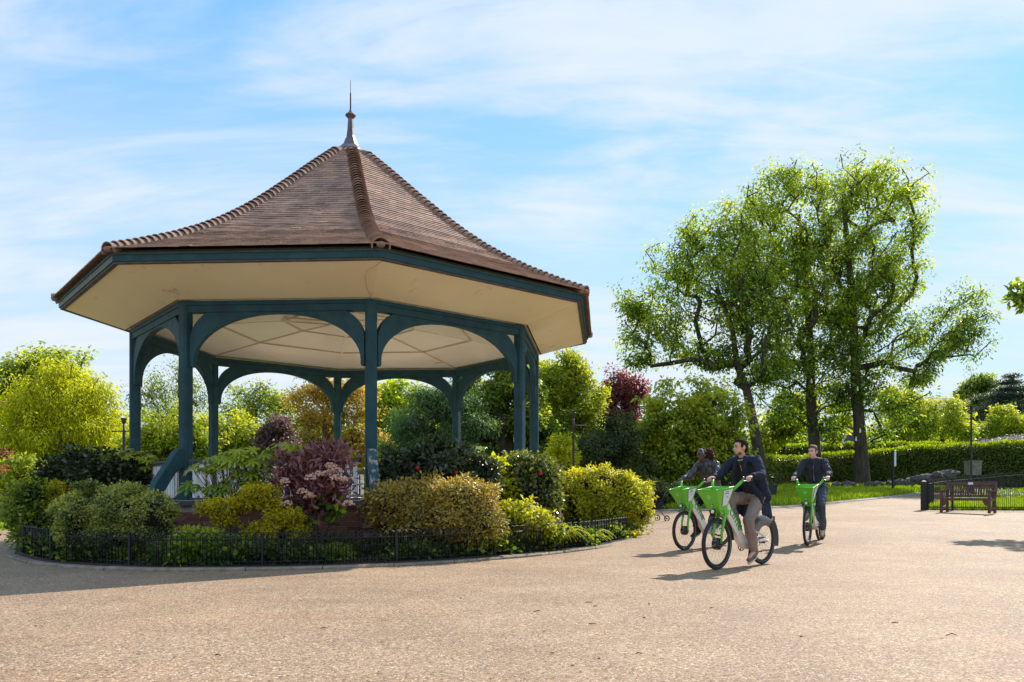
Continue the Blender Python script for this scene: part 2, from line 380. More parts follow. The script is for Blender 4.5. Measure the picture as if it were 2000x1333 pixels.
M_green = material('weathered green paint', srgb(58, 82, 72), srgb(44, 62, 52), scale=5, rough=.5, bump=.1, spots=(srgb(80, 92, 60), 6, .6))
M_cream = material('cream paint', rgb(.93, .84, .56), rgb(.90, .80, .53), scale=1.6, rough=.5, bump=.03, bscale=8, spots=(rgb(.72, .58, .36), 2.4, .62))
M_ceil = material('ceiling paint', rgb(.93, .85, .70), rgb(.88, .79, .62), scale=1.1, rough=.3, bump=.1, bscale=1.6, spots=(rgb(.66, .54, .38), 2.3, .7))
M_batten = material('shadowed batten paint', rgb(.62, .52, .38), rgb(.55, .45, .32), scale=2, rough=.5)  # darker than the ceiling: shadow lines of the cream battens put in the colour
M_white = material('white paint', rgb(.80, .82, .84), rgb(.66, .68, .70), scale=5, rough=.5, bump=.08, stretch=(1, 1, .3), spots=(rgb(.42, .40, .34), 9, .68), tint=.06)
M_tile = material('clay tile', rgb(.42, .265, .19), rgb(.28, .18, .14), scale=1.4, rough=.55, bump=.25, bscale=70, tint=.24, spec=.5, spots=(rgb(.46, .38, .20), 7.5, .66))
M_hip = material('hip tile', rgb(.33, .20, .14), rgb(.2, .13, .105), scale=2.2, rough=.8, bump=.3, bscale=50, tint=.25, spots=(rgb(.50, .38, .12), 5.2, .64))
M_lead = material('lead', rgb(.15, .145, .17), rgb(.10, .095, .115), scale=6, rough=.45, bump=.1)
M_finial = material('finial metal', rgb(.15, .13, .17), rgb(.09, .075, .09), scale=6, rough=.4)
M_rust = material('rusty cap', rgb(.16, .10, .05), rgb(.09, .06, .045), scale=12, rough=.7)
M_mortar = material('cement', rgb(.42, .37, .31), rgb(.3, .26, .22), scale=9, rough=.9, bump=.3)
M_brick = material('brick', rgb(.22, .085, .06), rgb(.12, .05, .045), scale=7, rough=.85, bump=.4, bscale=60, tint=.35)
M_stone = material('grey stone', rgb(.24, .23, .21), rgb(.13, .125, .115), scale=5, rough=.85, bump=.5, bscale=30)
M_cope = material('dark coping', rgb(.10, .10, .105), rgb(.06, .06, .06), scale=6, rough=.7, bump=.3)
M_iron = material('black iron', rgb(.018, .02, .022), rgb(.012, .012, .012), scale=8, rough=.5)
M_bark = material('bark', rgb(.085, .065, .05), rgb(.035, .028, .024), scale=7, rough=.95, bump=.9, bscale=16, stretch=(1, 1, .25))
M_barkl = material('pale bark', rgb(.24, .18, .12), rgb(.12, .09, .06), scale=9, rough=.9, bump=.6, bscale=30)
M_wood = material('bench wood', rgb(.14, .075, .065), rgb(.085, .046, .044), scale=6, rough=.7, bump=.2, stretch=(1, 4, 4))

# ================================================================ GROUND
edge = [Vector((-90, 34, 0)), Vector((-40, 24, 0))] + [cast(*p) for p in ((-120, 1040), (0, 1037), (70, 1034))] + [Vector((-8, 32, 0)), Vector((-2, 31, 0))] + \
       [cast(*p) for p in ((1240, 998), (1290, 997), (1400, 996), (1540, 989), (1640, 980), (1720, 972), (1800, 963))] + [Vector((24, 36, 0)), Vector((60, 42, 0)), Vector((140, 50, 0))]
def yfar(x):
    for a, b in zip(edge, edge[1:]):
        if a.x <= x <= b.x:
            t = (x - a.x) / max(1e-6, b.x - a.x); return a.y + (b.y - a.y) * t
    return edge[0].y if x < edge[0].x else edge[-1].y
xs = sorted(set([round(v, 3) for v in list(np.arange(-30, 36, .5)) + list(np.arange(-260, -30, 10)) + list(np.arange(36, 300, 8))] + [e.x for e in edge]))
def sheet(name, lo, hi, rows, mat, pw=1.0):
    mb = MB(); n = len(xs)
    for j in range(rows + 1):
        t = (j / rows) ** pw
        for x in xs:
            y = lo(x) * (1 - t) + hi(x) * t; mb.v.append((x, y, terr(x, y)))
    for j in range(rows):
        for i in range(n - 1): mb.f.append([j * n + i, j * n + i + 1, (j + 1) * n + i + 1, (j + 1) * n + i]); mb.t.append(.5); mb.mi.append(0)
    return tag(mb.build(name, mat, None, True), kind='structure')
sheet('gravel_path', lambda x: -40, yfar, 60, M_gravel)
lawn = sheet('lawn', yfar, lambda x: 600, 90, M_grass, 2.2)
# pale edging strip along the far side of the path
mb = MB(); ex = [x for x in xs if cast(1180, 999).x - 1 <= x <= edge[-4].x + .1]; n = len(ex)
for x in ex:
    y = yfar(x)
    for dy, dz in ((-.75, .0), (-.72, .03), (-.05, .035), (.05, -.02)): mb.v.append((x, y + dy, terr(x, y + dy) + dz))
for i in range(n - 1):
    for j in range(3): mb.f.append([i * 4 + j, (i + 1) * 4 + j, (i + 1) * 4 + j + 1, i * 4 + j + 1]); mb.t.append(.5); mb.mi.append(0)
tag(mb.build('path_edging', material('edging concrete', rgb(.26, .22, .19), rgb(.18, .155, .135), scale=3, rough=.8, bump=.3)), kind='structure')

# ================================================================ BANDSTAND
PH = -2.8053; BC = Vector((-4.589, 17.496, 0)); C8 = math.cos(PI / 8); S8 = math.sin(PI / 8)
RC = BC.copy()                                          # the planting bed is a rounded, slightly egg shaped ring round the bandstand
RT = [(-180, 6.25), (-155, 6.15), (-140, 6.22), (-126, 6.5), (-110, 6.93), (-96, 7.2), (-83, 7.08), (-70, 6.85), (-55, 6.45), (-40, 6.18), (-17, 6.05), (0, 6.3), (12, 6.5), (90, 6.5), (180, 6.25)]
def RK(a):
    d = (math.degrees(a) + 180) % 360 - 180
    for (a0, r0), (a1, r1) in zip(RT, RT[1:]):
        if a0 <= d <= a1: t = (d - a0) / (a1 - a0); t = t * .5 + .5 * t * t * (3 - 2 * t); return r0 + (r1 - r0) * t
    return 6.25
def ringp(a, off=0, z=0, f=1): r = RK(a) * f + off; return Vector((r * math.cos(a), r * math.sin(a), z))
ZF, ZB, RCOL = .889, 4.29, 4.22
bs_ = empty('bandstand', BC, 0, 'octagonal park bandstand with teal timber posts, cream soffit and brown tiled roof', 'bandstand')
def ang(k): return PH + k * PI / 4
def P8(R, k, z): return Vector((R * math.cos(ang(k)), R * math.sin(ang(k)), z))
def facetM(j, ap, z=0):
    a = ang(j) + PI / 8; t = Vector((math.sin(a), -math.cos(a), 0)); n = Vector((math.cos(a), math.sin(a), 0))
    M = Matrix.Identity(4)
    for i in range(3): M[i][0] = t[i]; M[i][1] = n[i]; M[i][2] = (0, 0, 1)[i]; M[i][3] = (n * ap)[i] + (z if i == 2 else 0)
    return M
def radialM(k):
    a = ang(k); n = Vector((math.cos(a), math.sin(a), 0)); t = Vector((-math.sin(a), math.cos(a), 0)); M = Matrix.Identity(4)
    for i in range(3): M[i][0] = n[i]; M[i][1] = t[i]; M[i][2] = (0, 0, 1)[i]
    return M
def oct_ring(mb, R0, z0, R1, z1, k=None):
    for j in (range(8) if k is None else [k]): mb.add([P8(R0, j, z0), P8(R0, j + 1, z0), P8(R1, j + 1, z1), P8(R1, j, z1)], [(0, 1, 2, 3)])
def oct_slab(mb, R, z0, z1):
    vs = [P8(R, j, z0) for j in range(8)] + [P8(R, j, z1) for j in range(8)]
    mb.add(vs, [(i, (i + 1) % 8, 8 + (i + 1) % 8, 8 + i) for i in range(8)] + [tuple(range(8))[::-1], tuple(range(8, 16))])
# --- plinth
mb = MB(); oct_slab(mb, 4.40 / C8, -.05, ZF - .08); plinth = mb.build('plinth', M_mortar, bs_)
mb = MB(); oct_slab(mb, 4.47 / C8, ZF - .08, ZF - .004); mb.build('coping', M_cope, bs_)
mb = MB(); oct_slab(mb, 4.30 / C8, ZF - .004, ZF); mb.build('floor', material('floor screed', rgb(.62, .58, .50), rgb(.5, .46, .4), scale=3, rough=.8), bs_)
mb = MB(); mb.box(-.105, .105, -.05, .012, .005, .07); brick_me = mb.mesh('brick', M_brick)
def brick_spots(j):
    L = 2 * 4.40 * math.tan(PI / 8); out = []
    for r in range(10):
        off = 0 if r % 2 else .1125; x = -L / 2 + .12 + off
        while x < L / 2 - .1: out.append((x, .01 + r * .077)); x += .225
    return out
for j in (1, 0):
    Mf = facetM(j, 4.40)
    for x, z in brick_spots(j)[:150]:
        link('brick', brick_me, plinth, mtx=Mf @ Matrix.Translation((x + random.uniform(-.002, .002), random.uniform(-.002, .003), z)))
mb = MB()
for j in (2, 3, 4, 5, 6, 7):
    Mf = facetM(j, 4.40)
    for x, z in brick_spots(j): mb.tint = random.random(); mb.box(x - .105, x + .105, -.05, .012, z + .005, z + .07, Mf)
for k in range(8):
    Mr = radialM(k)
    for r in range(10):
        z = .01 + r * .077
        for i in range(3):
            x = 4.62 + i * .13 + (.05 if r % 2 else 0)
            mb.tint = random.random(); mb.box(x, x + .12, -.23, .23, z, z + .066, Mr)
mb.build('brickwork', M_brick, plinth, kind='stuff')
for k in range(8):
    mb = MB(); Mr = radialM(k); mb.box(4.55, 5.02, -.215, .215, -.05, ZF - .1, Mr); pr = mb.build('pier', M_mortar, bs_)
    mb = MB(); mb.box(4.5, 5.06, -.26, .26, ZF - .1, ZF - .03, Mr); mb.box(4.56, 5.0, -.2, .2, ZF - .03, ZF + .02, Mr); mb.build('cap_stone', M_stone, pr)
# --- columns with their curved braces and rakers
h = 3.23 / 2
def brace_outline(s):
    a, b, z0 = 1.42, .80, 3.27; o = [(0, 3.20), (.015, 3.17), (.05, 3.17), (.065, 3.20)]
    for i in range(0, 15):
        th = PI / 2 * i / 14; o.append((.065 + a - a * math.cos(th), z0 + b * math.sin(th)))
    o += [(h - .1, 4.07), (h - .1, 4.099), (.47, 4.099)]
    for i in range(1, 9):
        th = PI / 2 * (1 - i / 9) * .78; o.append((.66 - .66 * math.cos(th) - .0, 3.62 + .53 * math.sin(th) + .04 * (1 - i / 9)))
    o.append((0, 3.72))
    o = [(s * (-h + .1 + x), z) for x, z in o]
    return o if s > 0 else o[::-1]
for k in range(8):
    mb = MB(); c = P8(RCOL, k, 0); up = Vector((math.cos(ang(k)), math.sin(ang(k)), 0))
    mb.bar(c + Vector((0, 0, ZF)), c + Vector((0, 0, ZB - .012)), .19, .19, up, .035)
    o = auto_smooth(mb.build('column', M_teal, bs_), 20)
    mb = MB(); mb.bar(c + Vector((0, 0, ZF)), c + Vector((0, 0, ZF + .1)), .235, .235, up, .03); mb.build('base_block', M_teal, o)
    Mr = radialM(k); mb = MB()
    outer = [(4.31, 1.76), (4.40, 1.755), (4.47, 1.69), (4.56, 1.56), (4.68, 1.40), (4.80, 1.24), (4.90, 1.08), (4.96, ZF + .02)]
    inner = [(4.31, 1.45), (4.33, 1.45), (4.40, 1.42), (4.49, 1.33), (4.57, 1.22), (4.65, 1.10), (4.70, 1.0), (4.72, ZF + .02)]
    mb.band(inner, outer, Mr, .145); r = mb.build('raking_brace', M_tealw if k in (2, 3) else M_teal, o)
    if k == 2: tag(r, 'raking brace with its paint scraped to white streaks')
for j in range(8):
    Mf = facetM(j, RCOL * C8); mb = MB()
    mb.box(-h, h, -.075, .075, 4.10, 4.215, Mf); mb.box(-h - .03, h + .03, -.095, .095, 4.217, ZB - .004, Mf)
    bm = mb.build('beam', M_teal, bs_)
    for s in (1, -1):
        mb = MB(); mb.prism(brace_outline(s), Mf, .11); mb.build('curved_brace', M_teal, bm)
# --- railing
mb = MB(); mb.box(-.036, .036, -.012, .012, ZF + .045, 1.505); board_me = mb.mesh('railing_board', M_white)
for j in range(8):
    Mf = facetM(j, 4.02); mb = MB(); hw = h - .15
    mb.box(-hw, hw, -.06, .06, 1.545, 1.585, Mf); mb.box(-hw, hw, -.035, .035, 1.505, 1.543, Mf)
    rl = mb.build('handrail', M_cope if j not in (7,) else M_green, bs_)
    mb = MB(); mb.box(-hw, hw, -.03, .03, ZF + .01, ZF + .045, Mf); mb.build('bottom_rail', M_cope, rl)
    n = 21
    for i in range(n):
        x = -hw + .07 + (2 * hw - .14) * i / (n - 1)
        link('railing_board', board_me, rl, mtx=Mf @ Matrix.Translation((x, random.uniform(-.002, .002), 0)) @ Matrix.Rotation(random.uniform(-.01, .01), 4, 'Y'))
# --- fascia, soffit, ceiling
for j in range(8):
    mb = MB(); R0, R1 = 5.50, 5.562
    def board(mb, Ra, Rb, z0, z1):
        vs = [P8(Ra, j, z0), P8(Ra, j + 1, z0), P8(Rb, j + 1, z0), P8(Rb, j, z0), P8(Ra, j, z1), P8(Ra, j + 1, z1), P8(Rb, j + 1, z1), P8(Rb, j, z1)]
        mb.add(vs, [(0, 1, 2, 3), (4, 7, 6, 5), (3, 2, 6, 7), (0, 4, 5, 1), (0, 3, 7, 4), (1, 5, 6, 2)])
    board(mb, 5.50, 5.562, 4.645, 4.742); fb = mb.build('fascia_board', M_green if j == 0 else M_teal, bs_)
    mb = MB(); board(mb, 5.46, 5.535, 4.614, 4.645); mb.build('drip_bead', M_cope, fb)
    mb = MB(); board(mb, 5.48, 5.58, 4.744, 4.80); mb.build('gutter_board', M_green, fb)
    mb = MB(); mb.add([P8(4.40, j, ZB + .004), P8(4.40, j + 1, ZB + .004), P8(5.47, j + 1, 4.632), P8(5.47, j, 4.632)], [(0, 1, 2, 3)])
    mb.build('soffit_panel', M_cream, bs_)
mb = MB(); mb.tube([P8(5.44, 2.008, 4.612), P8(5.3, 1.99, 4.574), P8(5.15, 1.962, 4.53), P8(4.98, 1.957, 4.476), P8(4.82, 1.962, 4.426), P8(4.62, 1.972, 4.364), P8(4.5, 1.985, 4.325), P8(4.41, 2.0, 4.295)], .006, 5)
mb.build('crack', M_batten, bs_)
rings = [(4.36, ZB + .02), (2.7, 4.53), (1.38, 4.69), (.001, 4.80)]
for j in range(8):
    mb = MB()
    for (a, za), (b, zb) in zip(rings, rings[1:]): oct_ring(mb, a, za, b, zb, j)
    mb.build('ceiling_panel', M_ceil, bs_)
mb = MB()
for R, z in rings[1:3]:
    for j in range(8): mb.bar(P8(R, j, z - .012), P8(R, j + 1, z - .012), .05, .02)
mb.build('batten', M_batten, bs_)
for j in range(8):
    mb = MB()
    for (a, za), (b, zb) in zip(rings, rings[1:]):
        mb.bar(P8(a, j, za - .010), P8(max(b, .05), j, zb - .010), .035 if a > 4 else .05, .02)
    mb.build('batten', M_batten if j % 2 else M_ceil, bs_)
mb = MB(); Mh = Matrix.Translation((-.75, -.55, 4.665)) @ Matrix.Rotation(.4, 4, 'Z') @ Matrix.Rotation(.09, 4, 'X')
for x0, x1, y0, y1 in ((-.5, .5, -.35, -.31), (-.5, .5, .31, .35), (-.5, -.46, -.31, .31), (.46, .5, -.31, .31)): mb.box(x0, x1, y0, y1, -.02, .01, Mh)
mb.build('loft_hatch_frame', M_batten, bs_)
for a_, r_ in ((6.55, 3.7), (5.05, 3.6), (1.2, 3.3)):
    mb = MB(); q = P8(r_, a_, 4.355 + (4.0 - r_) * .14); mb.box(-.12, .12, -.035, .035, -.02, .02, Matrix.Translation(q) @ Matrix.Rotation(ang(a_) + PI / 2, 4, 'Z')); mb.build('ceiling_vent', M_batten, bs_)
# --- roof
PROF = [(5.66, 4.815), (5.2, 5.0), (4.5, 5.32), (4.0, 5.585), (3.48, 5.895), (3.0, 6.225), (2.6, 6.53), (1.8, 7.2), (1.04, 7.86), (.3, 8.47)]
def prof_table(scale):
    t = [(r * scale, z) for r, z in PROF]; s = [0]
    for a, b in zip(t, t[1:]): s.append(s[-1] + math.hypot(a[0] - b[0], a[1] - b[1]))
    return t, s
def at_s(tab, q):
    t, s = tab; q = min(max(q, 0), s[-1])
    for i in range(len(s) - 1):
        if q <= s[i + 1]: break
    f = (q - s[i]) / (s[i + 1] - s[i]); r = t[i][0] * (1 - f) + t[i + 1][0] * f; z = t[i][1] * (1 - f) + t[i + 1][1] * f
    j = max(0, i - 1) if f < .5 else i; k = min(len(t) - 1, i + 2) if f >= .5 else i + 1
    d = Vector((t[k][0] - t[j][0], t[k][1] - t[j][1])).normalized()
    return r, z, d
mb = MB()
for (a, za), (b, zb) in zip(PROF, PROF[1:]): oct_ring(mb, a - .03, za - .035, b - .03, zb - .035)
oct_ring(mb, 5.50, 4.80, 5.63, 4.78); roof = mb.build('roof', M_cope, bs_)
FT = prof_table(C8); TW, EXP, TL = .168, .108, .2
mb = MB(); mb.box(-TW / 2 + .002, TW / 2 - .002, 0, TL, -.016, 0); tile_me = mb.mesh('roof_tile', M_tile)
stuff = MB(); singles = {1: 0, 2: 0}
for j in range(8):
    n = int(FT[1][-1] / EXP)
    for c in range(n):
        r, z, d = at_s(FT, c * EXP); hw = r * math.tan(PI / 8)
        tilt = .15
        a = ang(j) + PI / 8; nn = Vector((math.cos(a), math.sin(a), 0)); tt = Vector((math.sin(a), -math.cos(a), 0))
        up = (nn * d.x + Vector((0, 0, 1)) * d.y).normalized(); nor = tt.cross(up); nor = nor if nor.z > 0 else -nor
        up2 = (up * math.cos(tilt) - nor * math.sin(tilt)); nor2 = (nor * math.cos(tilt) + up * math.sin(tilt))
        org = nn * (r + (.015 if c == 0 else 0)) + Vector((0, 0, z)) + nor * .026
        x = -hw + (c % 2) * TW / 2 + TW * .3
        while x < hw - .03:
            jit = random.uniform(-.0015, .002); w2 = tt * 1
            if random.random() < .005: jit += random.uniform(.005, .012)
            M = Matrix.Identity(4); sk = random.uniform(-.003, .003)
            u3 = (up2 + tt * sk).normalized(); t3 = (tt - u3 * tt.dot(u3)).normalized()
            for i in range(3): M[i][0] = t3[i]; M[i][1] = u3[i]; M[i][2] = nor2[i]; M[i][3] = (org + tt * x + nor2 * jit)[i]
            if M.determinant() < 0:
                for i in range(3): M[i][0] = -M[i][0]
            if j in singles and c < 9 and singles[j] < 150:
                link('roof_tile', tile_me, roof, mtx=M); singles[j] += 1
            else:
                stuff.tint = random.random(); stuff.box(-TW / 2 + .002, TW / 2 - .002, 0, TL, -.016, 0, M)
            x += TW
stuff.build('tiling', M_tile, roof, kind='stuff')
HT = prof_table(1.0)
def hip_tile(mb, M):
    n = 9; vs = []
    for x, ro in ((0, .145), (0, .128), (.19, .10), (.19, .117)):
        for i in range(n):
            t = math.radians(-15 + 210 * i / (n - 1)); vs.append(M @ Vector((x, ro * math.cos(t) * 1.02, ro * math.sin(t))))
    fs = []
    for a, b in ((0, 1), (1, 2), (2, 3), (3, 0)):
        for i in range(n - 1): fs.append((a * n + i, a * n + i + 1, b * n + i + 1, b * n + i))
    fs += [(0, n, 2 * n, 3 * n), (n - 1, 4 * n - 1, 3 * n - 1, 2 * n - 1)]
    mb.add(vs, fs)
mb = MB(); hip_tile(mb, Matrix.Identity(4)); hip_me = mb.mesh('hip_tile', M_hip); hip_me.polygons.foreach_set('use_smooth', [True] * len(hip_me.polygons)); hip_me.set_sharp_from_angle(angle=.6)
stuff = MB(); PT = .133
for k in range(8):
    n = int((HT[1][-1] - .02) / PT)
    a = ang(k); nn = Vector((math.cos(a), math.sin(a), 0)); tt = Vector((-math.sin(a), math.cos(a), 0))
    for c in range(n):
        r, z, d = at_s(HT, c * PT + .0); up = (nn * d.x + Vector((0, 0, 1)) * d.y).normalized(); nor = up.cross(tt); nor = nor if nor.z > 0 else -nor
        tl = .17 + random.uniform(-.012, .012); u2 = up * math.cos(tl) - nor * math.sin(tl); n2 = nor * math.cos(tl) + up * math.sin(tl); t2 = n2.cross(u2)
        o = nn * r + Vector((0, 0, z)) - nor * .035 + tt * random.uniform(-.004, .004); M = Matrix.Identity(4)
        for i in range(3): M[i][0] = u2[i]; M[i][1] = t2[i]; M[i][2] = n2[i]; M[i][3] = o[i]
        if k in (0, 1, 2, 3): link('hip_tile', hip_me, roof, mtx=M)
        else: stuff.tint = random.random(); hip_tile(stuff, M)
stuff.build('hip_tiling', M_hip, roof, kind='stuff')
for k in range(8):                                                    # mortar plug closing each hip's end
    mb = MB(); mb.ball(P8(5.62, k, 4.815), .075, .075, .05, 8); mb.build('hip_end_mortar', M_hip, roof)
fin = empty('finial', (0, 0, 0)); fin.parent = bs_
mb = MB(); mb.lathe([(.34, 8.40), (.3, 8.50), (.17, 8.63), (.12, 8.76), (.10, 8.77)], 8); mb.build('lead_flashing', M_lead, fin)
mb = MB(); mb.lathe([(.108, 8.76), (.088, 8.84), (.07, 9.0), (.058, 9.2), (.058, 9.23)], 8); mb.build('shaft', M_finial, fin)
mb = MB(); mb.lathe([(.06, 9.22), (.118, 9.285), (.118, 9.295), (.06, 9.34), (.04, 9.36), (.022, 9.42)], 8); mb.build('cap', M_rust, fin)
mb = MB(); mb.lathe([(.018, 9.4), (.015, 9.78), (.007, 9.785), (.005, 10.06)], 6); mb.build('spike', M_iron, fin)
# ================================================================ VEGETATION
def lm(name, d, m, l, **k): return leaf_mat(name, d, m, l, **k)
L_chest = lm('chestnut leaves', (.06, .125, .025), (.20, .31, .04), (.50, .56, .05), trans=.58, tcol=(1.75, 1.65, .8))
L_yellow = lm('yellow leaves', (.32, .33, .012), (.56, .57, .015), (.78, .76, .03), trans=.55, tcol=(1.1, 1.15, .5))
L_lime = lm('fresh leaves', (.10, .16, .018), (.28, .36, .035), (.55, .56, .06), trans=.55, tcol=(1.5, 1.45, .6))
L_mid = lm('green leaves', (.045, .085, .02), (.12, .19, .035), (.32, .38, .05), trans=.5)
L_dark = lm('dark leaves', (.022, .045, .018), (.055, .08, .03), (.14, .16, .05), trans=.35)
L_conif = lm('conifer leaves', (.035, .08, .035), (.075, .14, .055), (.16, .24, .08), trans=.4, tcol=(1.8, 2.0, .9))
L_cedar = lm('cedar needles', (.035, .06, .045), (.055, .085, .06), (.09, .13, .07), trans=.2)
L_purple = lm('copper leaves', (.09, .03, .04), (.17, .06, .07), (.27, .11, .10), trans=.45, tcol=(2.2, 1.2, 1.2))
L_gold = lm('ochre leaves', (.26, .21, .035), (.44, .34, .06), (.62, .46, .10), trans=.5, tcol=(1.3, 1.25, .7))
L_red = lm('red maple leaves', (.14, .05, .03), (.26, .10, .065), (.38, .19, .12), trans=.35, tcol=(1.7, 1.1, .8))
L_box = lm('box leaves', (.04, .06, .022), (.14, .18, .05), (.46, .48, .14), trans=.35)
L_cam = lm('camellia leaves', (.018, .035, .016), (.035, .055, .024), (.075, .10, .04), trans=.15, rough=.3, spec=.6)
L_fat = lm('fatsia leaves', (.06, .12, .025), (.17, .28, .03), (.36, .44, .04), trans=.42, rough=.32, spec=.5, tcol=(1.7, 1.6, .6))
L_goldc = lm('golden conifer', (.18, .18, .012), (.50, .45, .018), (.85, .70, .025), trans=.4, tcol=(1.15, 1.1, .5))
L_photi = lm('photinia leaves', (.13, .05, .06), (.26, .10, .12), (.42, .22, .20), trans=.3, rough=.35, spec=.5, tcol=(1.4, 1.1, 1.1))
L_bronze = lm('bronze leaves', (.15, .135, .03), (.34, .29, .06), (.68, .50, .12), trans=.35, tcol=(1.2, 1.15, .7), rough=.4, spec=.4)
L_euon = lm('euonymus leaves', (.18, .21, .014), (.44, .46, .03), (.78, .72, .07), trans=.45, tcol=(1.15, 1.15, .5), rough=.45, spec=.3)
L_ivy = lm('ivy leaves', (.03, .06, .02), (.06, .10, .032), (.15, .19, .05), trans=.3)
L_hedge = lm('hedge leaves', (.035, .065, .018), (.08, .12, .025), (.17, .21, .04), trans=.3)
L_hedget = lm('hedge tips', (.12, .19, .012), (.22, .30, .015), (.36, .42, .02), trans=.45, tcol=(1.7, 1.7, .4))
L_blade = lm('grass blades', (.16, .25, .012), (.30, .41, .018), (.46, .54, .03), trans=.45, tcol=(1.4, 1.4, .4))
L_camb = lm('sunlit camellia leaves', (.03, .05, .02), (.08, .11, .035), (.22, .26, .07), trans=.3, rough=.22, spec=.8)  # paler copy of the camellia leaves, with the sunlight put into its colours
L_plum = lm('plum leaves', (.08, .05, .05), (.16, .10, .10), (.27, .19, .17), trans=.35, tcol=(1.5, 1.2, 1.1))
M_core = material('twiggy shade', rgb(.02, .018, .012), rgb(.012, .014, .008), scale=9, rough=1)  # near black standing in for the shade inside bushes and hedges
M_flw = material('white blossom', rgb(.8, .75, .68), rgb(.7, .6, .5), scale=9, rough=.7, tint=.1)
M_flc = material('pink cream blossom', rgb(.62, .46, .36), rgb(.5, .24, .18), scale=14, rough=.8, tint=.25)
M_flr = material('red blossom', rgb(.55, .03, .02), rgb(.4, .02, .03), scale=14, rough=.5)
M_flm = material('mauve blossom', rgb(.55, .42, .62), rgb(.42, .3, .5), scale=9, rough=.8, tint=.15)
M_flp = material('pink blossom', rgb(.65, .28, .36), rgb(.5, .14, .22), scale=9, rough=.8, tint=.15)

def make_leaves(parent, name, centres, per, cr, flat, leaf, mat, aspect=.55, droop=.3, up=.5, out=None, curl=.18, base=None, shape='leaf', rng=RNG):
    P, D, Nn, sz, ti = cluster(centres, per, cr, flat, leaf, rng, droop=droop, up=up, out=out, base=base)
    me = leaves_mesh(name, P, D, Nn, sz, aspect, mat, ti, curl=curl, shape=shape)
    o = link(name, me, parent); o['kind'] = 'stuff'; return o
def tree(label, Y, trunk, r0, lobes, n, per, cr, leaf, mat, bark=None, name='tree', cat='tree', group=None, flat=.7, droop=.3, shell=.25, tips=None,
         up=.5, aspect=.55, depth=.9, seed=1, limbs=(), shape='leaf', curl=.18, tiprad=.012, grad=None, leafname='crown', gap=.46, wave=None, rough=.26, grow=1.0):
    n = int(n * 2.2); per = max(8, int(per * .22)); cr *= .46; leaf *= 1.3; tips = tips or 260; wave = wave or cr * 3.2
    rng = np.random.default_rng(seed); rnd = random.Random(seed)
    base = ground_at(trunk[0][0], Y); tr = [base - Vector((0, 0, .3))] + [pt(u, v, Y) for u, v in trunk[1:]]
    root = empty(name, base, 0, label, cat, group)
    lb = [(c, tuple(max(.5 * x, grow * x - .22 * cr) for x in r)) for c, r in plobes(Y, lobes, depth)]; C, d, idx = in_lobes(lb, n, shell, rng, rough, gap, wave or max(.8, cr * 2.6), seed)
    gz = np.array([terr(c[0], c[1]) + .25 for c in C]); C[:, 2] = np.maximum(C[:, 2], gz)
    bt = (grad(C, lb) + .05 if grad else .48 + .25 * (rng.random(len(C)) - .5)) + .3 * field(C, max(1.2, cr * 4), seed + 9); bt = np.clip(bt, 0, 1)
    sel = C if tips >= n else C[rng.choice(n, tips, replace=False)]
    lim = [pt(u, v, Y + dy) for u, v, dy in limbs]
    nodes, par, ch, rad, nt_ = skeleton(tr, [tuple(p) for p in lim] + [tuple(p) for p in sel], r0, rnd, tiprad=tiprad)
    mb = MB(); wood(mb, nodes, par, ch, rad, nt_)
    inv = Matrix.Translation(-base)
    mb.v = [tuple(inv @ Vector(p)) for p in mb.v]
    mb.build('trunk', bark or M_bark, root, True)
    C = C - np.array(tuple(base))
    make_leaves(root, leafname, C, per, cr, flat, leaf, mat, aspect, droop, up, out=d, base=bt, shape=shape, curl=curl, rng=rng)
    return root
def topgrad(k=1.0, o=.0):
    """leaf tint lightens from the bottom of a crown to its top"""
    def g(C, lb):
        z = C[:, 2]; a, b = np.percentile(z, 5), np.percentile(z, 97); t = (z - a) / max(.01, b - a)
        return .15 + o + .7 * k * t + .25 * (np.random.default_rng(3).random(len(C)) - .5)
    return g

# --- the three tall chestnuts
G3 = 'tall chestnut trees on the lawn'
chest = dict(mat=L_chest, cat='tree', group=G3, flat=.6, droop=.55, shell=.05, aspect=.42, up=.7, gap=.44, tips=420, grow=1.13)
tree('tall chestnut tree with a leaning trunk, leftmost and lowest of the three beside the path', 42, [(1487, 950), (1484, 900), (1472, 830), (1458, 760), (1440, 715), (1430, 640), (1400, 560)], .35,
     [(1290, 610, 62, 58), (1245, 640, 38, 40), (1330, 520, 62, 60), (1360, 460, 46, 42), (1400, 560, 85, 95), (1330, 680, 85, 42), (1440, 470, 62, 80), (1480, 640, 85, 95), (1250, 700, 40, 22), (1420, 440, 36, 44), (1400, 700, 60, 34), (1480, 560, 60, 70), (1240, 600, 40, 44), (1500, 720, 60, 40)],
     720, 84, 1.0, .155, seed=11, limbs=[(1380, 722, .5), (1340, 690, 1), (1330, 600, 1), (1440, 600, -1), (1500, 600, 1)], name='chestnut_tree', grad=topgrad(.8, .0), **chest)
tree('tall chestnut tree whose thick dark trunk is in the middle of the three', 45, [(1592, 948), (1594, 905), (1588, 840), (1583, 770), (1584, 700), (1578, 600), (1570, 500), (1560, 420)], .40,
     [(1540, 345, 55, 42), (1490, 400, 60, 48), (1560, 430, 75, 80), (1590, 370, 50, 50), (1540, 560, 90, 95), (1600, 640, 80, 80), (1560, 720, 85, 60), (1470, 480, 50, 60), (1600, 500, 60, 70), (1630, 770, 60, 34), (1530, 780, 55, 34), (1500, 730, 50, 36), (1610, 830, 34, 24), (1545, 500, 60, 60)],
     780, 84, 1.0, .155, seed=12, limbs=[(1600, 760, .5), (1610, 690, 1), (1540, 640, 1), (1530, 520, -1), (1610, 500, 1)], name='chestnut_tree', grad=topgrad(.75, -.02), **chest)
